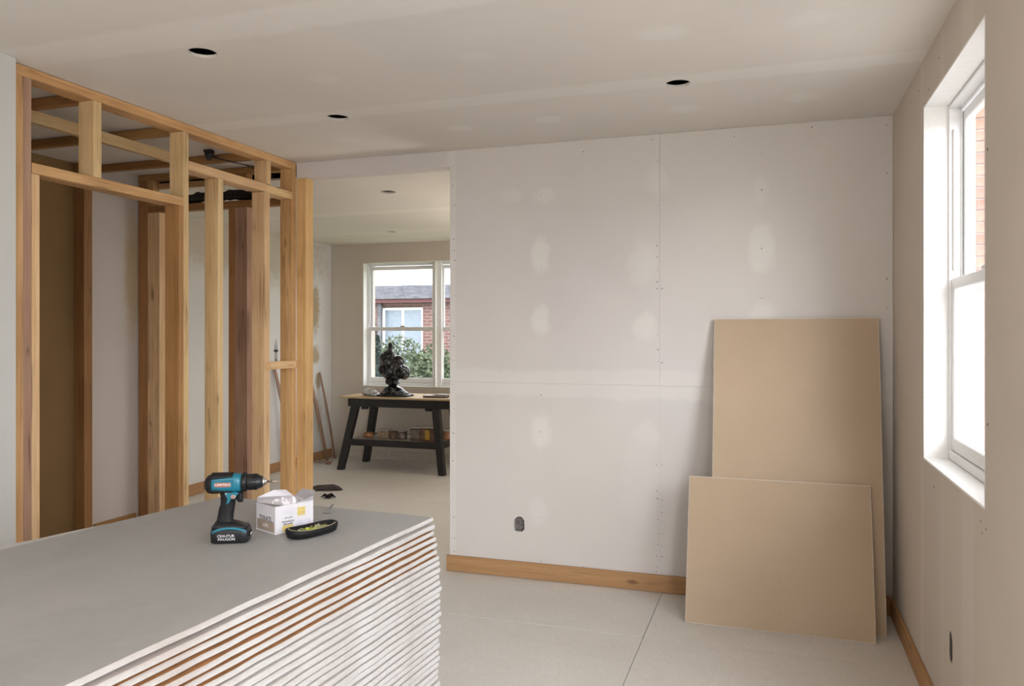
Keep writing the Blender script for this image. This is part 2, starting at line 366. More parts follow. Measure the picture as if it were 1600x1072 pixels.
# ---------------------------------------------------------------- SETTING: ceiling, floor, walls
BD = .0125
ceiling = struct('ceiling', bx(-4.6, XR+.02, -2.6, YB+.05, CEIL, CEIL+BD), m_ceiling)
cut(ceiling, [cyl(-2.188, 2.616, 2.5, 2.7, .057, j=.02), cyl(-2.168, 3.622, 2.5, 2.7, .057, j=.02), cyl(-.408, 3.618, 2.5, 2.7, .056, j=.02)])
ceiling2 = struct('ceiling_far_room', bx(-5.1, XR+.02, YB+.11, 8.32, CEIL2, CEIL2+BD), m_ceiling_far)
cut(ceiling2, [cyl(-2.72, 5.25, 2.45, 2.6, .06), cyl(-3.75, 7.30, 2.45, 2.6, .055), cyl(-4.66, 7.2, 2.45, 2.6, .045)])
struct('trim_roof_deck', bx(-5.6, 1.0, -2.9, 8.6, 2.86, 2.95), m_void)
# floor: dark substrate with the floor sheets lying on it as parts
floor = struct('floor', bx(-5.4, .95, -2.9, 8.6, -.12, -.019), m_gap)
gx = -.592; gy = 3.788; g = .0028
xs = [gx-2.44*i for i in (2, 1, 0)] + [XR+.1]; ys = [gy+1.22*i for i in range(-5, 5)]
sheets = 0
for i in range(len(xs)-1):
    for j in range(len(ys)-1):
        x0, x1, y0, y1 = xs[i], xs[i+1], ys[j], ys[j+1]
        off = 0
        gg = g if (i == 2 or j in (3,)) else .0012
        me_bm = bx(x0+gg/2 if x0 > -5.3 else -5.3, x1-g/2, y0+(.0022 if abs(y0-gy) < .01 else .0011), min(y1, 8.3)-(.0022 if abs(y1-gy) < .01 else .0011), -.0185, 0, bev=.0008)
        o = obj('floor_sheet', me_bm, m_floor, floor)
# walls
def wallpart(name, m, boxes, holes=()):
    bm = bmesh.new()
    for b in boxes: box(bm, *b)
    o = struct(name, bm, m)
    if holes: cut(o, [bx(*h) if isinstance(h, tuple) else h for h in holes])
    return o
# back wall (right of the opening) with header above the opening
XO = -1.896
wb = wallpart('wall_back', m_wall_back, [(XO, XR-.001, YB+BD, YB+.10, 0, 2.599)])
panels = [(XO, -.6073, 0, 1.1689), (XO, -.6075, 1.1695, 2.599), (-.6071, XR-.001, 0, 1.1689), (-.6068, XR-.001, 1.1695, 2.599)]
def octo(x, y0, y1, z, rx, rz, plane='y'):
    bm = bmesh.new(); a = []; b = []
    for px_, pz_ in ((-1, -.55), (-.75, -.95), (.55, -1), (1, -.6), (.95, .55), (.5, .95), (-.1, 1), (-.6, .8), (-.98, .45)):
        a.append(bm.verts.new((x+px_*rx, y0, z+pz_*rz) if plane == 'y' else (y0, x+px_*rx, z+pz_*rz)))
        b.append(bm.verts.new((x+px_*rx, y1, z+pz_*rz) if plane == 'y' else (y1, x+px_*rx, z+pz_*rz)))
    n = len(a)
    for i in range(n): bm.faces.new((a[i], a[(i+1) % n], b[(i+1) % n], b[i]))
    bm.faces.new(a); bm.faces.new(b); return bm
for i, (x0, x1, z0, z1) in enumerate(panels):
    p = obj('plasterboard_panel', bx(x0, x1, YB, YB+BD-.0004, z0, z1, bev=.0003), m_wall_back, wb)
    if i == 0: cut(p, [octo(-1.446, YB-.05, YB+BD+.02, .32, .034, .046)])
cut(wb, [bx(-1.487, -1.405, YB, YB+.06, .268, .372)])
ob_ = bmesh.new(); box(ob_, -1.486, -1.406, YB+.052, YB+.056, .269, .371)
o = obj('outlet_hole_back', ob_, plain('galvanised_box', (.22, .20, .19), .5, .3, var=.5, scale=50), wb)
tape = bmesh.new()
obj('header_board', bx(XL+.002, XO, YB, YB+.10, 2.4965, 2.599), m_wall_back, wb)
# end plate of the wall (drywall return)
pts = []
for z in [2.5, 2.44, 2.38, 2.26, 2.16, 2.05, 1.98, 1.92, 1.86, 1.7, 1.6, 1.45, 1.3, 1.15, 1.0, .85, .68, .55, .45, .33, .2, .12]: pts.append((-1.87+random.uniform(-.008, .008), YB, z))
for z in [2.45, 2.2, 1.97, 1.9, 1.82, 1.76, 1.72, 1.45, 1.38, 1.3, .72, .58, .52, .45, .4, .33, .26, .2, .14, .11]:
    pts.append((-.622+random.uniform(-.004, .004), YB, z+random.uniform(-.01, .01)))
    if random.random() < .5: pts.append((-.594, YB, z))
for x, zs in ((-1.31, (2.29, 1.93, 1.85, 1.55, 1.1, .88, .37, .11)), (-.056, (2.25, 2.45, 1.93, 1.66)), (-.2, (2.55,)), (-1.05, (2.53, .1)), (.565, (2.55, 2.3, 1.75, 1.6)), (.2, (2.57,)), (-.65, (2.57,))):
    for z in zs: pts.append((x, YB, z))
screws('screw_heads', pts, .0032, (0, -1, 0), wb)
# right wall with windows
WY0, WY1, WZ0, WZ1 = 2.628, 3.621, .945, 2.405
wr = wallpart('wall_right', m_wall_right, [(XR, XR+.19, -2.9, 8.55, -.1, 2.86)],
    [(XR-.1, XR+.4, WY0, WY1, WZ0, WZ1), (XR-.1, XR+.4, -1.6, 1.8, .2, 2.4), (XR-.1, XR+.4, 6.2, 7.8, .65, 2.35), octo(3.10, XR-.02, XR+.05, .365, .030, .055, 'x')])
obj('outlet_hole_back', bx(XR+.0025, XR+.049, 3.064, 3.136, .306, .424), m_void, wr)  # near-flush dark plate, its colour painting the shade inside the hole
pts = [(XR, y, z) for y, z in ((3.72, 2.5), (3.5, 2.44), (3.3, 2.5), (3.63, 2.42), (3.60, .92), (3.57, .915), (3.4, .87), (2.68, .90), (2.62, .89), (2.66, .87), (2.6, 1.2), (2.6, 2.0), (3.9, 2.5), (3.65, 1.2), (4.3, 1.9), (4.32, 2.4))]
screws('screw_heads', pts, .004, (-1, 0, 0), wr)
# other walls
wallpart('wall_left', m_wall_left, [(-3.12, -2.955, -2.9, 2.418, 0, 2.599)])
wallpart('wall_rear', m_wall_left, [(-3.12, XR+.2, -2.9, -2.6, 0, 2.86)], [(-2.3, -.9, -3.0, -2.5, .85, 2.15)])
wallpart('wall_far', m_wall_far, [(-5.3, XR+.2, 8.2, 8.5, 0, 2.86)], [(-4.573, -2.62, 8.1, 8.6, .853, 2.299)])
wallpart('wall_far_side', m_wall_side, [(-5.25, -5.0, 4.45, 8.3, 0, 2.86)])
wallpart('wall_closet', m_closet, [(-4.45, -4.32, 4.092, 4.55, 0, 2.599), (-5.1, -4.32, 4.55, 4.60, 0, 2.86)])
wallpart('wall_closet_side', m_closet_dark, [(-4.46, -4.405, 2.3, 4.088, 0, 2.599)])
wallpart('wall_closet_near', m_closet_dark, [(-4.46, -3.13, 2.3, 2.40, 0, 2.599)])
wallpart('wall_outer', m_wall_left, [(-5.3, -5.25, 2.0, 8.5, 0, 2.86), (-5.3, -3.12, 1.9, 2.2, 0, 2.86)])
# roof void over the back frame so no sky leaks in
struct('trim_void', bx(-5.25, XR, YB+.012, YB+.10, 2.615, 2.86), m_void)
struct('trim_void.001', bx(-5.25, -4.62, 2.2, YB, 2.60, 2.62), m_void)
# baseboards
def baseb(name, x0, x1, y0, y1, z1=.098, m=m_base):
    o = timber(name, x0, x1, y0, y1, .002, z1, m, None, jit=0); o['kind'] = 'structure'; return o
baseb('baseboard_back', -1.912, XR-.016, YB-.016, YB-.0005)
baseb('baseboard_right', XR-.0155, XR-.0005, -2.5, YB-.018)
bl = baseb('baseboard_far_side', -4.9995, -4.984, 4.62, 8.19, .10)
baseb('baseboard_far', -4.98, .55, 8.184, 8.1995, .10, plain('painted_skirting', (.56, .50, .43), .6))
baseb('baseboard_closet', -4.3195, -4.30, 4.10, YB-.03, .188, m_wood_d)
baseb('baseboard_closet_side', -4.4045, -4.385, 2.42, 4.0, .11, m_wood)

# ---------------------------------------------------------------- WINDOWS
def sash(bm, along, a0, a1, z0, z1, p0, p1, st=.045, rb=.06, rt=.045):
    """four-piece sash in plane; along='y' -> a=y,p=x ; along='x' -> a=x,p=y"""
    def b(a_0, a_1, z_0, z_1):
        if along == 'y': box(bm, p0, p1, a_0, a_1, z_0, z_1, bev=.004)
        else: box(bm, a_0, a_1, p0, p1, z_0, z_1, bev=.004)
    b(a0, a0+st, z0, z1); b(a1-st, a1, z0, z1); b(a0+st, a1-st, z0, z0+rb); b(a0+st, a1-st, z1-rt, z1)
def window(name, along, a0, a1, z0, z1, p, sgn, mid, dusty=True, reveal=.09):
    """frame box set 'reveal' behind plane p, sgn = outward direction"""
    root = bpy.data.objects.new(name, None); C.objects.link(root); root['kind'] = 'structure'
    def bb(bm, a_0, a_1, z_0, z_1, q0, q1, bev=.002):
        lo, hi = sorted((p+sgn*q0, p+sgn*q1))
        if along == 'y': box(bm, lo, hi, a_0, a_1, z_0, z_1, bev=bev)
        else: box(bm, a_0, a_1, lo, hi, z_0, z_1, bev=bev)
    e = .0006; t = .008
    bm = bmesh.new()   # painted lining of the reveal
    bb(bm, a0+e, a0+t, z0+t, z1-t, .0, reveal, 0); bb(bm, a1-t, a1-e, z0+t, z1-t, .0, reveal, 0); bb(bm, a0+e, a1-e, z1-t, z1-e, .0, reveal, 0)
    obj('reveal_lining', bm, m_reveal, root)
    bm = bmesh.new(); bb(bm, a0+e, a1-e, z0+e, z0+t, -.001, reveal, 0); obj('window_sill', bm, m_reveal, root)
    A0, A1, Z0, Z1 = a0+t, a1-t, z0+t, z1-t
    bm = bmesh.new(); f0, f1 = reveal, .183; ft = .014
    bb(bm, A0, A0+ft, Z0, Z1, f0, f1); bb(bm, A1-ft, A1, Z0, Z1, f0, f1); bb(bm, A0+ft, A1-ft, Z1-ft, Z1, f0, f1); bb(bm, A0+ft, A1-ft, Z0, Z0+.035, f0, f1)
    # parting beads
    bb(bm, A0+ft, A0+ft+.012, Z0+.035, Z1-ft, .132, .138); bb(bm, A1-ft-.012, A1-ft, Z0+.035, Z1-ft, .132, .138); bb(bm, A0+ft, A1-ft, Z1-ft-.012, Z1-ft, .132, .138)
    obj('window_frame', bm, m_frame, root)
    # jamb track on upper part
    bm = bmesh.new(); bb(bm, A1-ft-.014, A1-ft-.0005, mid+.03, Z1-.10, .104, .120); bb(bm, A0+ft+.0005, A0+ft+.014, mid+.03, Z1-.10, .104, .120); obj('jamb_track', bm, m_frame, root)
    S0, S1 = A0+ft+.001, A1-ft-.001
    for k, (za, zb, q0, q1, gm) in enumerate(((Z0+.036, mid, .100, .130, m_glass_dusty if dusty else m_glass), (mid-.045, Z1-ft-.013, .140, .170, m_glass))):
        bm = bmesh.new(); lo, hi = sorted((p+sgn*q0, p+sgn*q1)); sash(bm, along, S0, S1, za, zb, lo, hi, st=.034, rb=.055 if k == 0 else .045, rt=.045)
        s_ = obj('sash', bm, m_frame, root); s_['label'] = 'lower sliding sash' if k == 0 else 'upper sliding sash'
        bm = bmesh.new(); bb(bm, S0+.033, S1-.033, za+.044, zb-.044, (q0+q1)/2-.002, (q0+q1)/2+.002, 0); obj('glass_pane', bm, gm, s_)
        if k == 0:
            bm = bmesh.new(); bb(bm, (S0+S1)/2-.03, (S0+S1)/2+.03, mid+.0005, mid+.018, q0+.006, q0+.03, .004); obj('sash_lock', bm, m_steel if not dusty else m_frame, s_)
    return root
window('window_1', 'y', WY0, WY1, WZ0, WZ1, XR, 1, 1.69)
# far window: two units and a broad mullion
window('window_2', 'x', -4.573, -3.655, .853, 2.299, 8.2, 1, 1.545, dusty=False)
window('window_3', 'x', -3.653, -2.62, .853, 2.299, 8.2, 1, 1.545, dusty=False)
o = obj('trim_mullion', bx(-3.712, -3.597, 8.262, 8.289, .862, 2.290, bev=.003), m_frame); o['kind'] = 'structure'
window('window_4', 'y', -1.6, 1.8, .2, 2.4, XR, 1, 1.4, dusty=False)
window('window_5', 'y', 6.2, 7.8, .65, 2.35, XR, 1, 1.5, dusty=False)
window('window_6', 'x', -2.3, -.9, .85, 2.15, -2.6, -1, 1.4, dusty=False)

# ---------------------------------------------------------------- STUD WALL (between room and closet)
T = .095
sw = thing('stud_wall', 'open timber stud partition with doorway, top plate under the ceiling, at the left of the room', 'stud wall', (-3.05, 3.4, 0))
X0, X1 = XL-T, XL
def st(name, y0, y1, z0, z1, m, x0=X0, x1=X1, parent=sw): return timber(name, x0, x1, y0, y1, z0, z1, m, parent)
ZP = 2.553
st('top_plate', 2.435, 4.482, ZP, 2.598, m_wood)
st('stud', 2.44, 2.489, 0.001, ZP-.001, m_wood); st('stud', 2.490, 2.529, .001, ZP-.001, m_wood_p)
st('trimmer_stud', 2.530, 2.568, .001, 2.148, m_wood_l)
st('door_header', 2.5305, 3.438, 2.150, 2.196, m_wood)
st('cripple_stud', 2.853, 2.897, 2.197, ZP-.001, m_wood_l)
st('stud', 3.4395, 3.478, .001, ZP-.001, m_wood_l)
st('trimmer_stud', 3.405, 3.4385, .001, 2.149, m_wood_d)
st('rail', 3.479, 4.168, 2.352, 2.402, m_wood_l); st('rail', 4.169, 4.443, 2.350, 2.398, m_wood_l)
st('stud', 3.715, 3.760, .001, 2.351, m_wood_l)
st('stud', 4.145, 4.200, .001, 2.349, m_wood_l)
st('cripple_stud', 4.171, 4.212, 2.4035, ZP-.001, m_wood_l)
st('stud', 4.444, 4.484, .001, ZP-.001, m_wood)
timber('jamb_stud', XL+.0015, -2.928, YB-.0005, YB+.09, .001, 2.4955, m_wood, sw)
timber('sole_plate', X0, X1, 3.48, 3.713, .001, .04, m_wood, sw); timber('sole_plate', X0, X1, 3.762, 4.143, .001, .04, m_wood, sw); timber('sole_plate', X0, X1, 4.202, 4.442, .001, .04, m_wood, sw)
blk = timber('nailed_block', -2.9985, -2.974, 4.17, 4.452, 1.240, 1.290, m_wood_l, sw)
# back frame of the closet
bf = thing('closet_back_frame', 'open timber frame across the back of the closet, black wrapped duct lying on its rail', 'stud wall', (-3.7, 4.53, 0))
ya, yb = YB, YB+.062
def bs(name, x0, x1, z0, z1, m, a=ya, b=yb): return timber(name, x0, x1, a, b, z0, z1, m, bf)
bs('top_plate', -4.31, -3.10, 2.556, 2.598, m_wood_d)
bs('stud', -4.31, -4.232, .001, 2.555, m_wood_d)
bs('trimmer_stud', -4.230, -4.178, .001, 2.326, m_wood_l); bs('trimmer_stud', -4.177, -4.125, .001, 2.326, m_wood_l)
bs('rail', -4.230, -3.10, 2.327, 2.375, m_wood_d)
bs('upper_rail', -4.180, -3.49, 2.500, 2.540, m_wood, a=yb-.02, b=yb+.01)
bs('cripple_stud', -4.230, -4.182, 2.376, 2.555, m_wood)
bs('cripple_stud', -3.486, -3.390, 2.462, 2.555, m_wood_d)
bs('stud', -3.539, -3.488, .001, 2.326, m_wood_d); bs('stud', -3.486, -3.388, .001, 2.326, m_wood_p)
bs('sole_plate', -3.386, -3.10, .001, .04, m_wood)
# closet side stud and ceiling joists
o = timber('closet_side_stud', -4.403, -4.312, 4.022, 4.088, .001, 2.598, m_wood_d, None)
tag(o, 'brown timber stud between brown board and pale board on the closet side wall', 'stud')
jg = thing('ceiling_joist_grid', 'grid of rough timber joists and a long beam under the closet ceiling', 'joists', (-3.7, 3.5, 2.5))
timber('beam', -3.44, -3.40, 2.42, 3.86, 2.490, 2.549, m_wood_l, jg)
for y in (2.86, 3.47, 4.12): timber('joist', -4.305, -3.11, y, y+.04, 2.551, 2.598, m_wood_d, jg)
# duct and cable
bm = bmesh.new(); P = []; R = []
for i in range(30):
    t = i/29; P.append((-4.12+t*.98, 4.455+.012*math.sin(t*9)+.0*t, 2.413+.006*math.sin(t*23))); R.append(.034+.006*math.sin(i*2.3)+random.uniform(-.004, .004))
tube(bm, P, R, 12)
for v in bm.verts: v.co.y += .065; v.co.z += .002
o = obj('wrapped_duct', bm, m_insul, None, True); tag(o, 'ragged black wrapped duct lying on the back rail of the closet', 'duct')
bm = bmesh.new(); box(bm, -3.33, -3.27, 3.98, 4.02, 2.583, 2.599, bev=.006)
loft(bm, [(2.535, -3.30, 4.0, .012, .012, 2), (2.56, -3.30, 4.0, .025, .02, 2.5), (2.585, -3.295, 4.0, .03, .022, 3)], n=12)
cb = obj('cable_gland', bm, m_cable); tag(cb, 'black cable gland hanging under the closet ceiling', 'cable')
bm = bmesh.new(); tube(bm, [(-3.30, 4.0, 2.56), (-3.24, 4.02, 2.545), (-3.18, 4.08, 2.53), (-3.13, 4.22, 2.53), (-3.12, 4.4, 2.50)], .004, 6); tube(bm, [(-3.30, 4.0, 2.575), (-3.26, 4.06, 2.55), (-3.20, 4.2, 2.545), (-3.14, 4.4, 2.51)], .003, 6); obj('cable', bm, m_cable, cb)

# ---------------------------------------------------------------- STACK OF SHEETS
ZT = .85; NS = 40; TH = ZT/NS; ang = math.radians(-4.0)
ordn = ['topmost', 'second', 'third', 'fourth', 'fifth', 'sixth', 'seventh', 'eighth', 'ninth', 'tenth', 'eleventh', 'twelfth', 'thirteenth', 'fourteenth', 'fifteenth', 'sixteenth', 'seventeenth', 'eighteenth', 'nineteenth', 'twentieth',
        'twenty-first', 'twenty-second', 'twenty-third', 'twenty-fourth', 'twenty-fifth', 'twenty-sixth', 'twenty-seventh', 'twenty-eighth', 'twenty-ninth', 'thirtieth'] + ['thirty-'+q for q in ('first', 'second', 'third', 'fourth', 'fifth', 'sixth', 'seventh', 'eighth', 'ninth')] + ['lowest']
SW, SL = .90, 2.42
def sheet_bm(top, seed, frac, SW=SW, skew=0, e0=0):
    """sheet with tapered borders: the full thickness only inside, thinner white edge; wavy edges. origin = far right corner at the base"""
    rnd = random.Random(seed); bm = bmesh.new(); th = TH-.0006
    ed = th*frac; lo = (th-ed)/2 if not top else th-ed; hi = lo+ed
    nx, ny = 10, 30
    out = [(-SW*i/nx, 0) for i in range(nx)]+[(-SW, -SL*i/ny) for i in range(ny)]+[(-SW+SW*i/nx, -SL) for i in range(nx)]+[(0, -SL+SL*i/ny) for i in range(ny)]
    N_ = len(out); jit = [rnd.uniform(-.0022, .0022) for _ in out]; sag = [rnd.uniform(-.0010, .0010) for _ in out]
    def ring(inset, z, j=1):
        vs = []
        for k, (x, y) in enumerate(out):
            px_ = min(max(x, -SW+inset), -inset); py_ = min(max(y, -SL+inset), -inset)
            vs.append(bm.verts.new((px_+jit[k]*j, py_+jit[(k*7) % N_]*j, z+sag[k]*j*(.6))))
        return vs
    r = [ring(.035, 0, 0), ring(.004, lo), ring(0, lo+ed*.2), ring(0, hi-ed*.2), ring(.003, hi), ring(.035, th, 0)]
    mi = [1, 0, 0, 0, 2 if not top else 2]
    for a, (r0, r1) in enumerate(zip(r, r[1:])):
        for k in range(N_):
            f = bm.faces.new((r0[k], r0[(k+1) % N_], r1[(k+1) % N_], r1[k])); f.material_index = mi[a]
    f = bm.faces.new(r[0]); f.material_index = 1; f = bm.faces.new(r[-1]); f.material_index = 2
    for v in bm.verts:
        k = min(.20, -v.co.y*skew+e0)*max(0, -v.co.x/SW)**2; v.co.x -= k
    return bm
def sheet_mesh(top, seed, mats, frac, w_=SW, skew=0, e0=0):
    bm = sheet_bm(top, seed, frac, w_, skew, e0); me = bpy.data.meshes.new('plasterboard_sheet'); bmesh.ops.recalc_face_normals(bm, faces=bm.faces); bm.to_mesh(me); bm.free()
    for m in mats: me.materials.append(m)
    return me
top_me = sheet_mesh(True, 1, [m_edge, m_paper_brown, m_sheet_top], .72, SW, .065)
sec_me = sheet_mesh(False, 21, [m_edge, m_paper_brown, m_edge], .74, SW, .19, .045)
br_me = [sheet_mesh(False, 2+i, [m_edge, m_paper_brown, m_paper_brown], .70) for i in range(3)]
gr_me = [sheet_mesh(False, 9+i, [m_edge, m_paper_grey, m_paper_grey], .80) for i in range(5)]
for k in range(NS):          # k = 0 is the top sheet
    me = top_me if k == 0 else sec_me if k == 1 else (br_me[k % 3] if k < 7 else gr_me[k % 5])
    o = bpy.data.objects.new('plasterboard_sheet', me); C.objects.link(o)
    dx = .004*min(k, 8)/2-.001*max(0, k-12)*.35+random.uniform(-.003, .003); dy = random.uniform(-.006, .006)
    if k == 0: dx = dy = 0
    o.location = (-1.076+dx, 2.409+dy+.002*min(k, 9), ZT-TH*(k+1)); o.rotation_euler = (0, 0, ang+(random.uniform(-.0012, .0012) if k else 0))
    if k == 0: lab = 'topmost plasterboard sheet of the stack, grey paper face with tools lying on it'
    elif k < 7: lab = '%s plasterboard sheet from the top of the stack, white edge with brown paper showing' % ordn[k]
    elif k < 39: lab = '%s plasterboard sheet from the top of the stack, white ragged edge' % ordn[k]
    else: lab = 'lowest plasterboard sheet of the stack, lying on the floor'
    tag(o, lab, 'plasterboard', 'plasterboard sheets stacked in the foreground')

# ---------------------------------------------------------------- LEANING BOARDS
def lean(name, label, x0, x1, yb_, yt, z1, th):
    L = math.hypot(yt-yb_, z1); a = math.atan2(yt-yb_, z1)
    t = thing(name, label, 'board', (x0, yb_, 0.0), rot=(-a, 0, 0), group='tan boards leaning in the corner')
    bm = bmesh.new(); box(bm, 0, x1-x0, 0, th-.0016, 0.0, L, mi=1); 
    obj('core', bm, [m_tan, m_tan_edge], t)
    obj('face_paper', bx(.0022, x1-x0-.0022, -.0012, 0, .0022, L-.0022), m_tan, t)
    obj('back_paper', bx(.0022, x1-x0-.0022, th-.0016, th-.0004, .0022, L-.0022), m_paper_brown, t)
    t.location.z = .001
    return t
lean('large_board', 'large tall tan plasterboard sheet leaning on the back wall behind the smaller one', -.304, .523, 4.154, 4.470-.012*1.0, 1.546, .0125)
sm = lean('small_board', 'smaller tan board leaning in front of the tall board, nearest the floor', -.421, .464, 4.052, 4.272, .705, .0125)

# ---------------------------------------------------------------- DRILL
F = Vector((-math.sin(math.atan2(407, 1225)), math.cos(math.atan2(407, 1225)), 0)); yaw = math.atan2(407, 1225)
dr = thing('cordless_drill', 'teal and black cordless drill standing upright on its battery on the sheet stack', 'drill', (-1.520, 1.940, ZT), rz=yaw+.13)
# battery pack
bm = bmesh.new()
loft(bm, [(0.001, 0, 0, .049, .031, 6), (.004, 0, 0, .052, .034, 6), (.030, 0, 0, .0535, .035, 6), (.040, 0, 0, .052, .034, 5), (.044, 0, 0, .050, .032, 5)], n=40)
bat = obj('battery', bm, m_black, dr)
bm = bmesh.new()
loft(bm, [(.0442, -.001, 0, .0505, .0325, 5), (.050, -.002, 0, .049, .031, 5), (.056, -.008, 0, .038, .026, 4), (.062, -.014, 0, .029, .021, 3)], n=40)
obj('battery_collar', bm, m_black, dr)
bm = bmesh.new()   # teal band sweeping round the collar: arch on the long sides
n_ = 24
for s in (-1, 1):
    rows = []
    for i in range(n_+1):
        t = i/n_; x = -.046+t*.094; z = .030+.013*math.sin(math.pi*t)**.6
        rows.append([bm.verts.new((x, s*y, zz)) for y, zz in ((.0340, z), (.0362, z+.001), (.0355, z+.0065), (.0325, z+.0075))])
    for r0, r1 in zip(rows, rows[1:]):
        for q in range(3): f = bm.faces.new((r0[q], r1[q], r1[q+1], r0[q+1])); f.smooth = True
obj('teal_band', bm, m_teal, bat)
bm = bmesh.new(); box(bm, .0535, .0558, -.020, .014, .018, .032, bev=.001); obj('release_button', bm, m_rubber, bat)
bm = bmesh.new(); box(bm, .0555, .0566, -.016, .006, .022, .027); obj('white_mark', bm, m_white_print, bat)
MX = lambda x, y, z: Matrix.Translation((x, y, z)) @ Matrix.Rotation(P2, 4, 'X')
text('CEAUTUR', .0105, m_white_print, bat, MX(-.008, -.0358, .0245))
text('MAUGON', .0105, m_white_print, bat, MX(-.006, -.0358, .0145))
# handle
bm = bmesh.new()
loft(bm, [(.056, -.014, 0, .029, .021, 3), (.0657, -.017, 0, .0225, .0175, 2.6), (.085, -.0145, 0, .0215, .0175, 2.5), (.0997, -.0125, 0, .0215, .018, 2.5), (.115, -.009, 0, .020, .018, 2.5), (.127, -.008, 0, .0205, .0185, 2.5), (.140, -.002, 0, .027, .020, 2.8), (.152, .002, 0, .033, .0215, 3)], n=28)
obj('handle', bm, m_rubber, dr)
for s in (-1, 1):     # teal side panel of the handle, each side
    bm = bmesh.new()
    poly = [(-.016, .153), (.024, .153), (.020, .141), (.004, .133), (-.002, .122), (-.010, .116), (-.006, .133)]
    a = [bm.verts.new((x, s*.0195, z)) for x, z in poly]; b = [bm.verts.new((x*.96, s*.0232, z)) for x, z in poly]
    for i in range(len(a)): bm.faces.new((a[i], a[(i+1) % len(a)], b[(i+1) % len(a)], b[i]))
    bm.faces.new(b); bm.faces.new(a)
    obj('handle_panel', bm, m_teal, dr)
bm = bmesh.new(); loft(bm, [(.120, .026, 0, .007, .008, 2.5), (.126, .0245, 0, .009, .009, 2.5), (.140, .023, 0, .011, .009, 2.5), (.150, .022, 0, .012, .009, 2.5)], n=16); obj('trigger', bm, m_rubber, dr)
bm = bmesh.new(); loft(bm, [(-.0285, .0105, .1405, .0062, .0062, 2), (-.0265, .0105, .1405, .0072, .0072, 2), (-.022, .0105, .1405, .0075, .0075, 2)], axis='y', n=20)
sd = obj('direction_switch', bm, m_steel, dr)
bm = bmesh.new(); loft(bm, [(-.0297, .0105, .1405, .0035, .0035, 2), (-.0287, .0105, .1405, .0038, .0038, 2)], axis='y', n=3); obj('arrow_mark', bm, m_red_print, sd)
bm = bmesh.new(); loft(bm, [(-.0238, -.0095, .149, .0028, .0028, 2), (-.021, -.0095, .149, .003, .003, 2)], axis='y', n=10); obj('housing_screw', bm, m_steel, dr)
# motor housing
zc = .1785
bm = bmesh.new()
loft(bm, [(-.060, 0, zc-.003, .024, .0245, 2.6), (-.045, 0, zc-.002, .0275, .0285, 2.8), (-.02, 0, zc-.001, .0285, .0295, 2.9), (.012, 0, zc, .0285, .029, 2.8), (.024, 0, zc+.0005, .0275, .0275, 2.5), (.030, 0, zc+.001, .026, .0265, 2.2)], axis='x', n=36)
hs = obj('motor_housing', bm, m_teal, dr)
bm = bmesh.new()   # rear cap
loft(bm, [(-.0705, 0, zc-.003, .010, .011, 2.2), (-.0685, 0, zc-.003, .018, .019, 2.3), (-.063, 0, zc-.003, .0255, .0262, 2.5), (-.052, 0, zc-.002, .0290, .0298, 2.7), (-.050, 0, zc-.002, .0285, .0292, 2.7)], axis='x', n=36)
rc = obj('rear_cap', bm, m_rubber, dr)
bm = bmesh.new()
for i in range(4): box(bm, -.0735, -.069, -.012, .012, zc-.016+i*.007, zc-.0125+i*.007, bev=.0008)
obj('vent_ribs', bm, m_black, rc)
bm = bmesh.new()   # black overmould on top and bottom of the housing
for s, zz, zt in ((1, .021, .0315), (-1, -.031, -.0215)):
    rows = []
    for i in range(17):
        t = i/16; x = -.052+t*.060; wd = .0245-.006*t
        if s > 0: prof = [(-.0262, zz-.007*(1-t)), (-.0288, zz-.006*(1-t)+.001), (-.020, zt-.003), (0, zt+.0005), (.020, zt-.003), (.0288, zz-.006*(1-t)+.001), (.0262, zz-.007*(1-t))]
        else: prof = [(-.0262, -.0165-.004*t), (-.0285, -.0175-.004*t), (-.021, -.0285), (0, -.0318), (.021, -.0285), (.0285, -.0175-.004*t), (.0262, -.0165-.004*t)]
        rows.append([bm.verts.new((x, y, zc+z)) for y, z in prof])
    for r0, r1 in zip(rows, rows[1:]):
        for q in range(6): f = bm.faces.new((r0[q], r1[q], r1[q+1], r0[q+1])); f.smooth = True
    bm.faces.new(rows[0]); bm.faces.new(rows[-1])
obj('overmould_grip', bm, m_rubber, hs)
for s in (1, -1):     # raised side plate, the visible one carries the maker's lettering
    bm = bmesh.new()
    poly = [(-.046, zc+.010), (.010, zc+.013), (.012, zc+.008), (.008, zc-.012), (-.040, zc-.015), (-.048, zc-.010)]
    a = [bm.verts.new((x, s*.0275, z)) for x, z in poly]; b = [bm.verts.new((x*.97-.0005, s*.0298, zc+(z-zc)*.93)) for x, z in poly]
    for i in range(len(a)): bm.faces.new((a[i], a[(i+1) % 6], b[(i+1) % 6], b[i]))
    bm.faces.new(b); bm.faces.new(a)
    sp = obj('side_plate', bm, m_teal, hs)
bm = bmesh.new(); loft(bm, [(-.0305, -.018, zc-.001, .0225, .0068, 5), (-.0297, -.018, zc-.001, .0228, .0072, 5)], axis='y', n=28); obj('name_plate', bm, plain('name_plate_red', (.30, .10, .07), .5), hs)
text('CAWTEUS', .0105, m_white_print, hs, MX(-.018, -.0308, zc-.001), font_scale=(.88, 1))
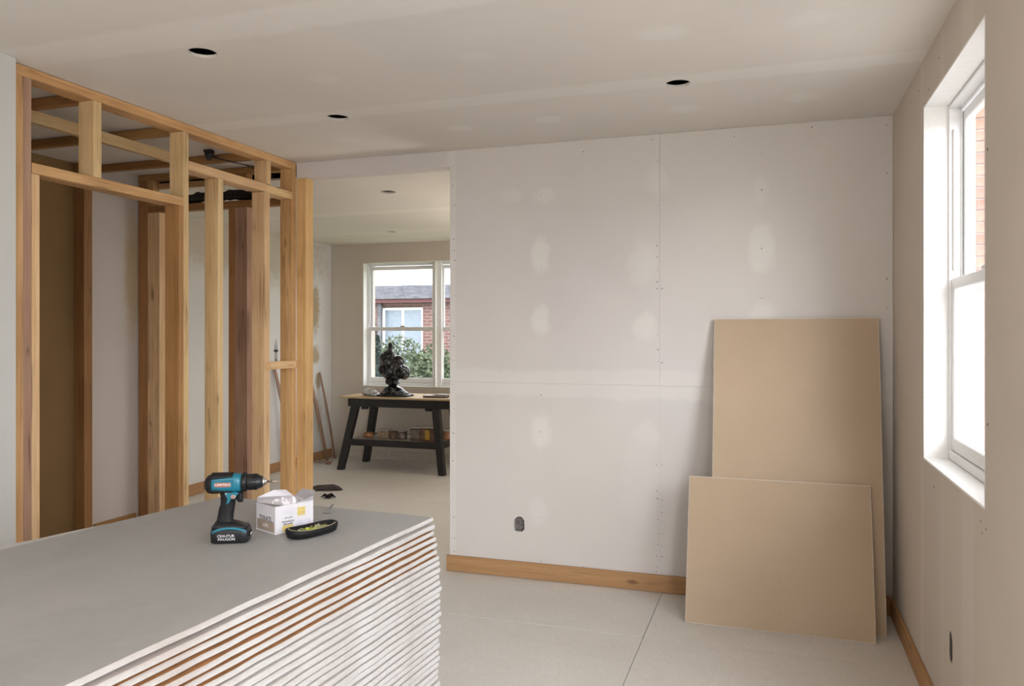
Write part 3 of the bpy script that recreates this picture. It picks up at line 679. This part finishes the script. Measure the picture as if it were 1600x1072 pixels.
# clutch ring, chuck, bit
bm = bmesh.new(); loft(bm, [(.030, 0, zc+.001, .0262, .0262, 2), (.032, 0, zc+.001, .0282, .0282, 2), (.043, 0, zc+.001, .0275, .0275, 2), (.045, 0, zc+.001, .0255, .0255, 2)], axis='x', n=32)
cl = obj('clutch_ring', bm, m_black, dr)
bm = bmesh.new()
for i in range(16):
    a = 2*math.pi*i/16
    box(bm, .033, .042, -.0022, .0022, .0272, .0292, M=Matrix.Translation((0, 0, zc+.001)) @ Matrix.Rotation(a, 4, 'X'))
obj('grip_ribs', bm, m_rubber, cl)
bm = bmesh.new(); loft(bm, [(.0305, 0, zc-.010, .0288, .0110, 2), (.0345, 0, zc-.010, .0288, .0110, 2)], axis='x', n=24)
bm.free()
bm = bmesh.new(); loft(bm, [(.0452, 0, zc+.001, .0225, .0225, 2), (.0475, 0, zc+.001, .0243, .0243, 2), (.060, 0, zc+.001, .0238, .0238, 2), (.076, 0, zc+.001, .0215, .0215, 2), (.086, 0, zc+.001, .0175, .0175, 2), (.0885, 0, zc+.001, .015, .015, 2)], axis='x', n=32)
ck = obj('chuck', bm, m_black, dr)
bm = bmesh.new()
for i in range(20):
    a = 2*math.pi*i/20
    box(bm, .049, .073, -.0010, .0010, .0228, .0246, M=Matrix.Translation((0, 0, zc+.001)) @ Matrix.Rotation(a, 4, 'X'))
obj('chuck_ribs', bm, m_rubber, ck)
bm = bmesh.new(); loft(bm, [(.0885, 0, zc+.001, .0145, .0145, 2), (.092, 0, zc+.001, .0135, .0135, 2), (.0955, 0, zc+.001, .0095, .0095, 2), (.100, 0, zc+.001, .0065, .0065, 2)], axis='x', n=24); obj('chuck_nose', bm, m_steel, ck)
bm = bmesh.new(); loft(bm, [(.100, 0, zc+.001, .0034, .0034, 2), (.110, 0, zc+.001, .0032, .0032, 2), (.1105, 0, zc+.001, .0044, .0044, 2), (.118, 0, zc+.001, .0042, .0042, 2), (.122, 0, zc+.001, .003, .003, 2), (.130, 0, zc+.001, .0028, .0018, 2), (.136, 0, zc+.001, .0006, .0006, 2)], axis='x', n=12)
obj('driver_bit', bm, m_bit, dr)
dr.scale = (1.03, .97, .97)

# ---------------------------------------------------------------- CARTON
bxr = math.atan2(2.158-2.035, -1.391+1.437)   # not used for yaw directly
ct = thing('carton', 'open white cardboard carton with printed sides on the sheet stack, flaps folded back', 'carton', (-1.437, 2.038, ZT), rz=math.radians(67))
# local: corner at origin is the front vertical edge; +x runs back-right (long side), +y runs back-left (short side)
LX, LY, HZ = .136, .107, .086; tk = .0016
bm = bmesh.new()
box(bm, 0, LX, 0, tk, .0005, HZ); box(bm, 0, LX, LY-tk, LY, .0005, HZ); box(bm, 0, tk, tk, LY-tk, .0005, HZ); box(bm, LX-tk, LX, tk, LY-tk, .0005, HZ); box(bm, tk, LX-tk, tk, LY-tk, .0005, .002)
obj('body', bm, m_card, ct)
def flap(pts, nm='flap'):
    bm = bmesh.new(); a = [bm.verts.new(p) for p in pts]; fc = bm.faces.new(a)
    r = bmesh.ops.solidify(bm, geom=[fc], thickness=tk); obj(nm, bm, m_card, ct)
flap([(.002, LY+.0005, HZ+.0005), (LX-.002, LY+.0005, HZ+.0005), (LX-.02, LY+.018, HZ+.020), (LX*.5, LY+.012, HZ+.026), (.012, LY+.014, HZ+.012)])
flap([(-.0005, .004, HZ+.0005), (-.0005, LY-.004, HZ+.0005), (.030, LY-.012, HZ+.006), (.045, .03, HZ+.001), (.035, .010, HZ-.002)])
flap([(LX+.0005, .004, HZ+.0005), (LX+.0005, LY-.004, HZ+.0005), (LX+.022, LY-.01, HZ+.020), (LX+.016, .012, HZ+.028)])
flap([(LX*.45, -.0018, HZ+.0006), (LX-.002, -.0018, HZ+.0006), (LX-.001, -.004, HZ+.016), (LX*.8, -.003, HZ+.009)])
# crumpled paper inside
bm = bmesh.new(); nx, ny = 26, 16
vs = [[bm.verts.new((.004+(LX-.008)*i/nx, .004+(LY-.008)*j/ny, HZ-.016+.020*noise.noise((i*.28, j*.33, 3.3))+.010*noise.noise((i*.7, j*.8, 1)) + .012*math.sin(math.pi*i/nx))) for j in range(ny+1)] for i in range(nx+1)]
for i in range(nx):
    for j in range(ny): bm.faces.new((vs[i][j], vs[i+1][j], vs[i+1][j+1], vs[i][j+1]))
obj('crumpled_paper', bm, m_paper, ct)
# printing on the long side (facing -y local) and the short side (facing -x local)
ML = lambda x, z: Matrix.Translation((x, -.0004, z)) @ Matrix.Rotation(P2, 4, 'X')
def prt(x0, x1, z0, z1, m, side='L'):
    if side == 'L': obj('printed_block', bx(x0, x1, -.0005, -.0001, z0, z1), m, ct)
    else: obj('printed_block', bx(-.0005, -.0001, x0, x1, z0, z1), m, ct)
prt(.025, .062, .006, .024, m_yel_ink); prt(.078, .106, .046, .072, m_yel_ink); prt(.070, .125, .008, .032, m_lav_ink)
text('TREWIENS', .0095, m_ink, ct, ML(.044, .034), ext=.0002); text('2A N. BU', .007, m_ink, ct, ML(.046, .046), ext=.0002); text('SEKTONE', .0075, m_ink, ct, ML(.044, .0265), ext=.0006)
for i in range(6): prt(.024, .066, .056+i*.0028, .0568+i*.0028, m_lav_ink)
for i in range(4): prt(.080, .104, .048+i*.006, .0492+i*.006, m_ink)
MS = lambda y, z: Matrix.Translation((-.0004, y, z)) @ Matrix.Rotation(-P2, 4, 'Z') @ Matrix.Rotation(P2, 4, 'X')
prt(.006, LY-.006, .006, .038, m_tan_ink, 'S')
text('TERATL', .021, m_ink, ct, MS(LY/2, .043), ext=.0003); text('LUTS', .013, m_white_print, ct, MS(LY/2, .022), ext=.0004)

# ---------------------------------------------------------------- BLACK TRAY and its plugs
tv = Vector((-1.322+1.384, 2.198-2.044)); ty = math.atan2(tv.y, tv.x)
tr = thing('rubber_tray', 'boat-shaped black rubber tray holding yellow-green plugs, in front of the carton', 'tray', (-1.336, 2.085, ZT), rz=ty+.02)
def sect(z, sx, sy, off=0, n=36, lift=0):
    r = []
    for i in range(n):
        t = 2*math.pi*i/n; c, s = math.cos(t), math.sin(t)
        x = sx*math.copysign(abs(c)**(2/3.2), c); y = sy*math.copysign(abs(s)**(2/2.6), s)*(1-.12*(x/sx))
        r.append((x, y, z+lift*(x/sx)**2))
    return r
bm = bmesh.new(); rings = []
for z, sx, sy, lf in ((.001, .074, .032, 0), (.004, .082, .038, 0), (.016, .086, .0425, .002), (.022, .0865, .043, .004), (.024, .084, .040, .005), (.023, .079, .034, .004), (.010, .075, .031, 0), (.007, .070, .027, 0)):
    rings.append([bm.verts.new(p) for p in sect(z, sx, sy, lift=lf)])
for r0, r1 in zip(rings, rings[1:]):
    for i in range(36): f = bm.faces.new((r0[i], r0[(i+1) % 36], r1[(i+1) % 36], r1[i])); f.smooth = True
bm.faces.new(rings[0]); bm.faces.new(rings[-1])
obj('body', bm, m_rubber, tr)
bm = bmesh.new(); rings = [[bm.verts.new((x*k, y*k, z)) for x, y, z in sect(zz, .0795, .0345, lift=.004)] for k, zz in ((1.0, .0233), (1.0, .0245), (.965, .0245), (.965, .0233))]
for r0, r1 in zip(rings, rings[1:]+rings[:1]):
    for i in range(14, 36-3): bm.faces.new((r0[i], r0[(i+1) % 36], r1[(i+1) % 36], r1[i]))
obj('worn_lip', bm, plain('worn_tan_lip', (.42, .36, .22), .7), tr)
cols = [(m_ := plain('plug_yellow_green', (.42, .50, .05), .5)), plain('plug_olive', (.22, .19, .07), .6), plain('plug_pale', (.50, .47, .36), .6), plain('plug_grey', (.20, .22, .25), .6)]
bm = bmesh.new()
for i in range(150):
    x = random.uniform(-.042, .062); y = random.uniform(-.025, .025)*(1-abs(x)*4); z = .0125+random.uniform(0, .007)
    d = Vector((random.uniform(-1, 1), random.uniform(-1, 1), random.uniform(-.3, .4))).normalized()*random.uniform(.003, .008)
    mi = 0 if (abs(x+.005) < .012 and random.random() < .8) else random.choice((1, 1, 2, 3 if x < 0 else 2))
    tube(bm, [Vector((x, y, z))-d, Vector((x, y, z))+d], [.0022, .0012], 6, mi)
for v in bm.verts: v.co = Matrix.Rotation(ty+.02, 3, 'Z') @ v.co + Vector((-1.336, 2.085, ZT))
o = obj('wall_plugs', bm, cols); tag(o, 'yellow-green and olive wall plugs heaped in the black tray', 'wall plugs', kind='stuff')

# bent metal offcut near the far edge of the top sheet
bm = bmesh.new(); rows = []
for i in range(9):
    t = i/8; rows.append([(Vector((.018*t**2, .004*math.sin(t*3), .030*t)), .007*(1-.45*t))])
fr_, bk = [], []
for i in range(9):
    c0, wd = rows[i][0]
    fr_.append((bm.verts.new(c0+Vector((-wd, 0, 0))), bm.verts.new(c0+Vector((wd, 0, 0))))); bk.append((bm.verts.new(c0+Vector((-wd, .0012, 0))), bm.verts.new(c0+Vector((wd, .0012, 0)))))
for i in range(8):
    for L_ in (fr_, bk): bm.faces.new((L_[i][0], L_[i][1], L_[i+1][1], L_[i+1][0]))
    for s in (0, 1): bm.faces.new((fr_[i][s], fr_[i+1][s], bk[i+1][s], bk[i][s]))
box(bm, -.02, .008, -.004, .006, .0004, .0022)
o = obj('metal_offcut', bm, m_blade, None, loc=(-1.442, 2.345, ZT)); o.rotation_euler.z = yaw
tag(o, 'small bent dark metal strip standing at the far edge of the sheet stack', 'offcut')

# debris on the far floor
bm = bmesh.new(); pr_ = [(-.16, 0, .002), (.16, .02, .002), (.17, .06, .012), (.10, .05, .045), (-.16, .06, .055)]
loft(bm, [(-.17, .0, .006, .012, .005, 2), (-.05, 0, .022, .035, .020, 2.5), (.10, .01, .028, .045, .026, 2.5), (.16, .01, .018, .03, .016, 2), (.19, 0, .008, .01, .006, 2)], axis='x', n=12)
for v in bm.verts: v.co += Vector((.01*noise.noise(v.co*30), .01*noise.noise(v.co*25+Vector((3, 0, 0))), .008*max(0, noise.noise(v.co*40)) if v.co.z > .008 else 0))
o = obj('dark_rag', bm, plain('dark_brown_cloth', (.07, .05, .045), .9, var=.4), None, loc=(-4.0, 6.40, 0.001)); o.rotation_euler.z = .3; tag(o, 'long dark brown rag lying on the floor beyond the carton', 'rag')
bm = bmesh.new()
for i in range(9):
    a = random.uniform(0, 6.3); tube(bm, [(.01*math.cos(a), .01*math.sin(a), .008), (.03*math.cos(a), .03*math.sin(a), .03*random.random()+.01), (.07*math.cos(a), .05*math.sin(a), .006)], [.012, .010, .004], 6)
o = obj('black_scrap', bm, m_rubber, None, True, loc=(-3.76, 6.12, 0.003)); tag(o, 'small crumpled black scrap lying alone on the pale floor', 'scrap')

# brush and laths
br = thing('paint_brush', 'paint brush standing bristles up on the nailed block between two studs', 'brush', (-2.987, 4.245, 1.2915))
bm = bmesh.new(); loft(bm, [(0, 0, 0, .006, .010, 2), (.02, 0, 0, .006, .012, 2), (.05, 0, 0, .005, .009, 2), (.06, 0, 0, .006, .013, 2.5)], n=14); obj('handle', bm, m_blade, br)
bm = bmesh.new(); loft(bm, [(.06, 0, 0, .0075, .016, 4), (.072, 0, 0, .0075, .016, 4)], n=16); obj('ferrule', bm, m_cable, br)
bm = bmesh.new(); loft(bm, [(.072, 0, 0, .006, .012, 3), (.10, 0, 0, .005, .012, 3), (.135, 0, 0, .002, .005, 3)], n=14); obj('bristles', bm, plain('grey_bristle', (.36, .37, .35), .9), br)
def lath(name, p0, p1, wd, th, m, label):
    p0, p1 = Vector(p0), Vector(p1); d = p1-p0; L = d.length
    bm = bmesh.new(); n_ = 8
    loft(bm, [(L*k/n_, .012*math.sin(math.pi*k/n_), 0, th*(1-.35*abs(k/n_-.5)), wd*(.75+.25*math.sin(3*k/n_)), 4) for k in range(n_+1)], n=12)
    o = obj(name, bm, m); z = d.normalized(); x = Vector((0, 1, 0)).cross(z).normalized(); y = z.cross(x)
    o.matrix_world = Matrix.Translation(p0) @ Matrix((x, y, z)).transposed().to_4x4(); return tag(o, label, 'wood strip')
lath('wood_strip', (-4.84, 7.86, .012), (-4.985, 7.55, 1.36), .030, .008, m_bark, 'tall curved brown wood strip leaning on the far side wall by the corner')
lath('wood_strip', (-4.84, 8.02, .012), (-4.98, 7.92, 1.02), .018, .006, m_bark, 'shorter thin wood strip leaning just right of the tall curved one')
lath('wood_strip', (-4.83, 7.20, .012), (-4.98, 7.05, 1.10), .030, .008, m_bark, 'dark wood strip leaning on the far side wall, seen between the last two studs')
bm = bmesh.new()
for i in range(14):
    a = random.uniform(0, 6.3); r = random.uniform(.02, .1); box(bm, -.03, .03, -.005, .005, 0, .008, M=Matrix.Translation((r*math.cos(a), r*.6*math.sin(a), .002+.005*(i % 5))) @ Matrix.Rotation(random.uniform(0, 3), 4, 'Z'))
o = obj('wood_splinters', bm, m_bark, None, loc=(-4.78, 7.72, 0.0)); tag(o, 'small heap of brown splinters on the floor at the foot of the leaning strips', 'splinters', kind='stuff')

# ---------------------------------------------------------------- WORK BENCH in the far room
wbn = thing('work_bench', 'black painted trestle workbench with plywood top and lower shelf below the far window', 'workbench', (-3.76, 7.72, 0))
def L(*a, **k): return bx(*a, **k)
obj('bench_top', bx(-.66, .70, -.31, .33, .775, .795, bev=.004), m_benchtop, wbn)
obj('apron', bx(-.58, .60, -.265, -.235, .685, .7745, bev=.003), m_bench, wbn); obj('apron', bx(-.58, .60, .255, .285, .685, .7745, bev=.003), m_bench, wbn)
obj('apron', bx(-.53, -.50, -.234, .254, .685, .7745, bev=.003), m_bench, wbn); obj('apron', bx(.50, .53, -.234, .254, .685, .7745, bev=.003), m_bench, wbn)
def leg(sx, sy):
    bm = bmesh.new(); w_ = .042
    tx, ty_ = sx*.455, (-.20 if sy < 0 else .22); bx_, by_ = sx*.60 if sx < 0 else .50, (-.265 if sy < 0 else .29)
    if sx > 0: tx = .42; bx_ = .525
    else: tx = -.50; bx_ = -.665
    a = []; b = []
    for u, v in ((-1, -1), (1, -1), (1, 1), (-1, 1)):
        a.append(bm.verts.new((bx_+u*w_*.85, by_+v*.032, .001))); b.append(bm.verts.new((tx+u*w_, ty_+v*.034, .774)))
    for i in range(4): bm.faces.new((a[i], a[(i+1) % 4], b[(i+1) % 4], b[i]))
    bm.faces.new(a); bm.faces.new(b)
    bmesh.ops.bevel(bm, geom=bm.edges[:], offset=.003, segments=1, affect='EDGES')
    obj('leg', bm, m_bench, wbn)
    obj('corner_bracket', bx(tx+sx*-.085-.025, tx+sx*-.085+.045, ty_-.02+(-.012 if sy < 0 else .012), ty_+.02, .655, .70, bev=.006), m_bench, wbn)
for sx in (-1, 1):
    for sy in (-1, 1): leg(sx, sy)
obj('shelf_rail', bx(-.60, .50, -.275, -.24, .268, .335, bev=.003), m_bench, wbn); obj('shelf_rail', bx(-.60, .50, .265, .30, .268, .335, bev=.003), m_bench, wbn)
obj('shelf_rail', bx(.47, .505, -.24, .265, .268, .335, bev=.003), m_bench, wbn)
obj('shelf_board', bx(-.57, .468, -.239, .264, .312, .330), plain('dusty_shelf', (.40, .37, .33), .7, var=.2), wbn)
BX, BY, ZS, ZTOP = -3.76, 7.72, .331, .7955
def at(o, x, y, z, rz=0): o.location = (BX+x, BY+y, z); o.rotation_euler.z = rz; return o
def pot(name, label, cat, x, y, z, w_, d_, h_, m, lidm, e=4, rz=0):
    t = thing(name, label, cat, (BX+x, BY+y, z), rz)
    bm = bmesh.new(); loft(bm, [(0, 0, 0, w_/2*.95, d_/2*.95, e), (h_*.08, 0, 0, w_/2, d_/2, e), (h_*.92, 0, 0, w_/2, d_/2, e)], n=28); obj('body', bm, m, t)
    bm = bmesh.new(); loft(bm, [(h_*.925, 0, 0, w_/2*1.03, d_/2*1.03, e), (h_, 0, 0, w_/2*1.02, d_/2*1.02, e), (h_*1.01, 0, 0, w_/2*.9, d_/2*.9, e)], n=28); obj('lid', bm, lidm, t); return t
pot('tin', 'dark square tin on the bench shelf, left of the wider tin', 'tin', .165, -.10, ZS, .125, .13, .145, m_tin, m_rag, 7)
t = pot('tin', 'wide brown tin with yellow label on the bench shelf', 'tin', .325, -.12, ZS, .185, .14, .155, m_brown, m_rag, 7)
obj('label_paper', bx(-.03, .022, -.0725, -.0705, .02, .12), plain('yellow_label', (.50, .30, .04), .6), t)
pot('tin', 'small orange tub half hidden at the right end of the bench shelf', 'tub', .425, .06, ZS, .09, .09, .10, m_copper, m_rag, 2)
pot('jar', 'grey jar on the bench shelf, left of the square tin', 'jar', -.02, -.08, ZS, .10, .10, .095, m_tin, m_rag, 2)
pot('jar', 'brown jar in the middle of the clutter on the bench shelf', 'jar', -.125, -.09, ZS, .085, .085, .085, m_brown, m_tin, 2)
pot('carton', 'low tan carton at the left of the clutter on the bench shelf', 'carton', -.245, -.05, ZS, .13, .12, .095, plain('tan_carton', (.34, .24, .16), .8, var=.3), m_rag, 8)
def crumple(name, label, cat, x, y, z, rx, ry, rz_, m, seed):
    bm = bmesh.new(); bmesh.ops.create_icosphere(bm, subdivisions=3, radius=1)
    for v in bm.verts:
        k = 1+.35*noise.noise(v.co*1.8+Vector((seed, 0, 0)))+.2*noise.noise(v.co*5+Vector((0, seed, 0)))
        v.co = Vector((v.co.x*rx*k, v.co.y*ry*k, max(0, (v.co.z*.5+.48))*rz_*k))
    return tag(at(obj(name, bm, m, None, True), x, y, z), label, cat)
crumple('crumpled_wrapper', 'orange-brown crumpled wrapper at the left end of the bench shelf', 'wrapper', -.42, -.09, ZS, .065, .07, .06, m_copper, 2)
crumple('rag', 'pale crumpled rag on the left end of the bench top', 'rag', -.40, -.13, ZTOP, .085, .07, .075, m_rag, 5)
crumple('crumpled_foil', 'small grey crumpled foil on the bench top between rag and sculpture', 'foil', -.29, -.235, ZTOP, .04, .035, .025, m_blade, 9)
o = obj('flat_slab', loftb := bx(-.13, .13, -.06, .06, 0, .022, bev=.008), m_tin); at(o, .40, -.14, ZTOP, .08); tag(o, 'flat dark grey slab on the right of the bench top', 'slab')
o = obj('flat_slab', bx(-.08, .08, -.05, .05, 0, .010, bev=.003), m_rag); at(o, .46, -.10, ZTOP+.0225, -.1); tag(o, 'thin pale sheet lying on the dark slab', 'sheet')
# sculpture
sc = thing('sculpture', 'glossy black abstract sculpture on a stepped base on the bench top', 'sculpture', (-3.87, 7.62, ZTOP))
bm = bmesh.new(); loft(bm, [(.0005, 0, 0, .20, .13, 5), (.022, 0, 0, .195, .125, 5)], n=32); obj('base_slab', bm, m_bench, sc)
bm = bmesh.new(); loft(bm, [(.0225, .0, 0, .165, .11, 2.4), (.04, 0, 0, .155, .10, 2.4), (.06, -.005, 0, .12, .085, 2.3), (.085, -.01, 0, .105, .08, 2.2), (.105, -.02, 0, .06, .06, 2)], n=32); obj('pedestal', bm, m_gloss, sc)
bm = bmesh.new()
def blob(c, r, s=3):
    q = bmesh.ops.create_icosphere(bm, subdivisions=s, radius=1)
    for v in q['verts']: v.co = Vector((c[0]+v.co.x*r[0], c[1]+v.co.y*r[1], c[2]+v.co.z*r[2]))
blob((-.02, 0, .15), (.06, .05, .07)); blob((.0, 0, .27), (.125, .10, .095)); blob((-.05, 0, .36), (.09, .08, .10)); blob((.09, -.02, .255), (.085, .07, .055)); blob((-.10, 0, .30), (.065, .07, .10)); blob((-.055, 0, .455), (.045, .04, .055)); blob((-.045, 0, .52), (.025, .022, .055)); blob((.03, 0, .37), (.08, .06, .055)); blob((.125, -.01, .225), (.05, .05, .035))
me = bpy.data.meshes.new('tmp'); bm.to_mesh(me); bm.free(); tmp = bpy.data.objects.new('tmp', me); C.objects.link(tmp)
md = tmp.modifiers.new('r', 'REMESH'); md.mode = 'VOXEL'; md.voxel_size = .007; bpy.context.view_layer.update()
me2 = bpy.data.meshes.new_from_object(tmp.evaluated_get(bpy.context.evaluated_depsgraph_get())); bpy.data.objects.remove(tmp)
bm = bmesh.new(); bm.from_mesh(me2); bm.normal_update()
for v in bm.verts:
    c0 = v.co.copy(); k = abs(noise.noise(Vector((c0.x*8, c0.y*8, c0.z*6))))-.2; v.co += v.normal*(.012+.07*k+.004*noise.noise(c0*34)) if c0.z > .13 else Vector()
obj('twisted_body', bm, m_gloss, sc, True)

# ---------------------------------------------------------------- OUTSIDE
lawn = struct('ground', bx(-40, 40, 8.6, 60, -.35, -.30), m_grass); 
struct('ground_paving', bx(.79, 40, -20, 8.55, -.35, -.28), m_paving); struct('ground_rear', bx(-40, .78, -20, -2.95, -.35, -.28), m_paving)
# brick house opposite the far window
hs_ = thing('brick_house', 'red brick house with grey slate roof and white windows beyond the far window', 'house', (-8, 17, -.3))
def hb(name, m, *b, parent=hs_, bev=0):
    bm = bx(b[0]+8, b[1]+8, b[2]-17, b[3]-17, b[4]+.3, b[5]+.3, bev=bev); return obj(name, bm, m, parent)
wall = hb('wall', m_farbrick, -13, 2, 17, 20, -.3, 2.2)
cut(wall, [bx(-.99, .12, -1, 1.2, .7, 2.42), bx(1.55, 2.9, -1, 1.2, 1.1, 2.4), bx(-4.2, -2.6, -1, 1.2, 1.1, 2.4)])
for x0, x1, z0, z1 in ((-8.98, -7.89, .42, 2.10), (-6.44, -5.11, .82, 2.08), (-12.18, -10.62, .82, 2.08)):
    fr = hb('window', m_frame, x0, x1, 17.06, 17.12, z0, z1)
    cut(fr, [bx(x0+8+.06+i*(x1-x0-.06)/2, x0+8+(i+1)*(x1-x0-.06)/2, -1, 1, z0+.36, z1+.24) for i in (0, 1)])
    hb('pane', plain('bluish_pane', (.22, .26, .31), .3), x0+.05, x1-.05, 17.085, 17.09, z0+.05, z1-.05, parent=fr)
hb('fascia', m_gutter, -13.2, 2.2, 16.75, 16.98, 2.205, 2.32)
bm = bmesh.new()
for r in range(10):
    for i in range(60):
        x = -5.4+i*.26+(r % 2)*.13+random.uniform(-.004, .004); y = -.32+r*.24; z = 2.625+r*.045
        box(bm, x, x+.255, y, y+.30, z-.03, z+.02+random.uniform(0, .008), M=None)
o = obj('roof_slates', bm, m_slate, hs_); o['kind'] = 'stuff'
hb('roof', m_slate, -13.2, 2.2, 16.9, 20, 2.325, 2.40)
hb('dark_downpipe', m_slate, -9.02, -8.93, 16.88, 16.96, -.3, 2.2)
def bush(name, label, x, y, z, r, n, m, ls=.05, cone=False):
    t = thing(name, label, 'shrub', (x, y, z)); bm = bmesh.new(); rnd = random.Random(int(x*100))
    for i in range(n):
        d = Vector((rnd.gauss(0, 1), rnd.gauss(0, 1), rnd.gauss(0, 1))).normalized()*rnd.uniform(.6, 1)
        p = Vector((d.x*r[0], d.y*r[1], r[2]*(1+d.z)*.5*1.0))
        if cone: k = 1-p.z/r[2]*.85; p.x *= k; p.y *= k
        p *= 1+.15*noise.noise(p*3)
        u = Vector((rnd.uniform(-1, 1), rnd.uniform(-1, 1), rnd.uniform(-1, 1))).normalized(); v = u.orthogonal().normalized()
        a = [bm.verts.new(p+u*ls), bm.verts.new(p+v*ls*.5), bm.verts.new(p-u*ls), bm.verts.new(p-v*ls*.5)]; bm.faces.new(a)
    f_ = obj('foliage', bm, m, t); f_['kind'] = 'stuff'
    bm = bmesh.new(); tube(bm, [(0, 0, .001), (0, 0, r[2]*.6)], .03, 8); obj('stem', bm, m_bark, t)
bush('hedge', 'round pale green hedge in the garden, left half behind the sculpture', -6.0, 13.4, -.3, (.6, .5, 1.55), 2600, m_leaf)
bush('hedge', 'low green hedge in the garden seen at the foot of the far window', -5.2, 11.4, -.3, (.55, .4, 1.15), 2200, m_leaf)
bush('hedge', 'taller hedge further back against the brick house', -7.9, 15.6, -.3, (.8, .5, 1.7), 2200, m_leaf)
bush('conifer', 'slim dark conifer in front of the brick house at the left of the far window', -7.15, 13.2, -.3, (.35, .35, 2.15), 1800, m_leaf_d, cone=True)
# brick wing outside the right window: separate bricks on a mortar core
bw = thing('brick_wall', 'red brick garden wall outside the right-hand window', 'wall', (1.23, 5.8, -.28))
obj('mortar_core', bx(.012, 1.6, .012, .20, 0, 3.3), m_mortar, bw)
bme = None
for r in range(44):
    for i in range(4):
        x = i*.235-(0 if r % 2 else .1175)
        if x < -.001: x0, x1 = 0, .1075
        else: x0, x1 = x, x+.225
        z = r*.075
        if bme is None or x < -.001:
            o = obj('brick', bx(0, x1-x0, 0, .10, 0, .065, bev=.003), m_brick, bw)
            if x >= -.001: bme = o.data
        else:
            o = bpy.data.objects.new('brick', bme); C.objects.link(o); o.parent = bw
        o.location = (x0, random.uniform(-.003, .003), z+.002)
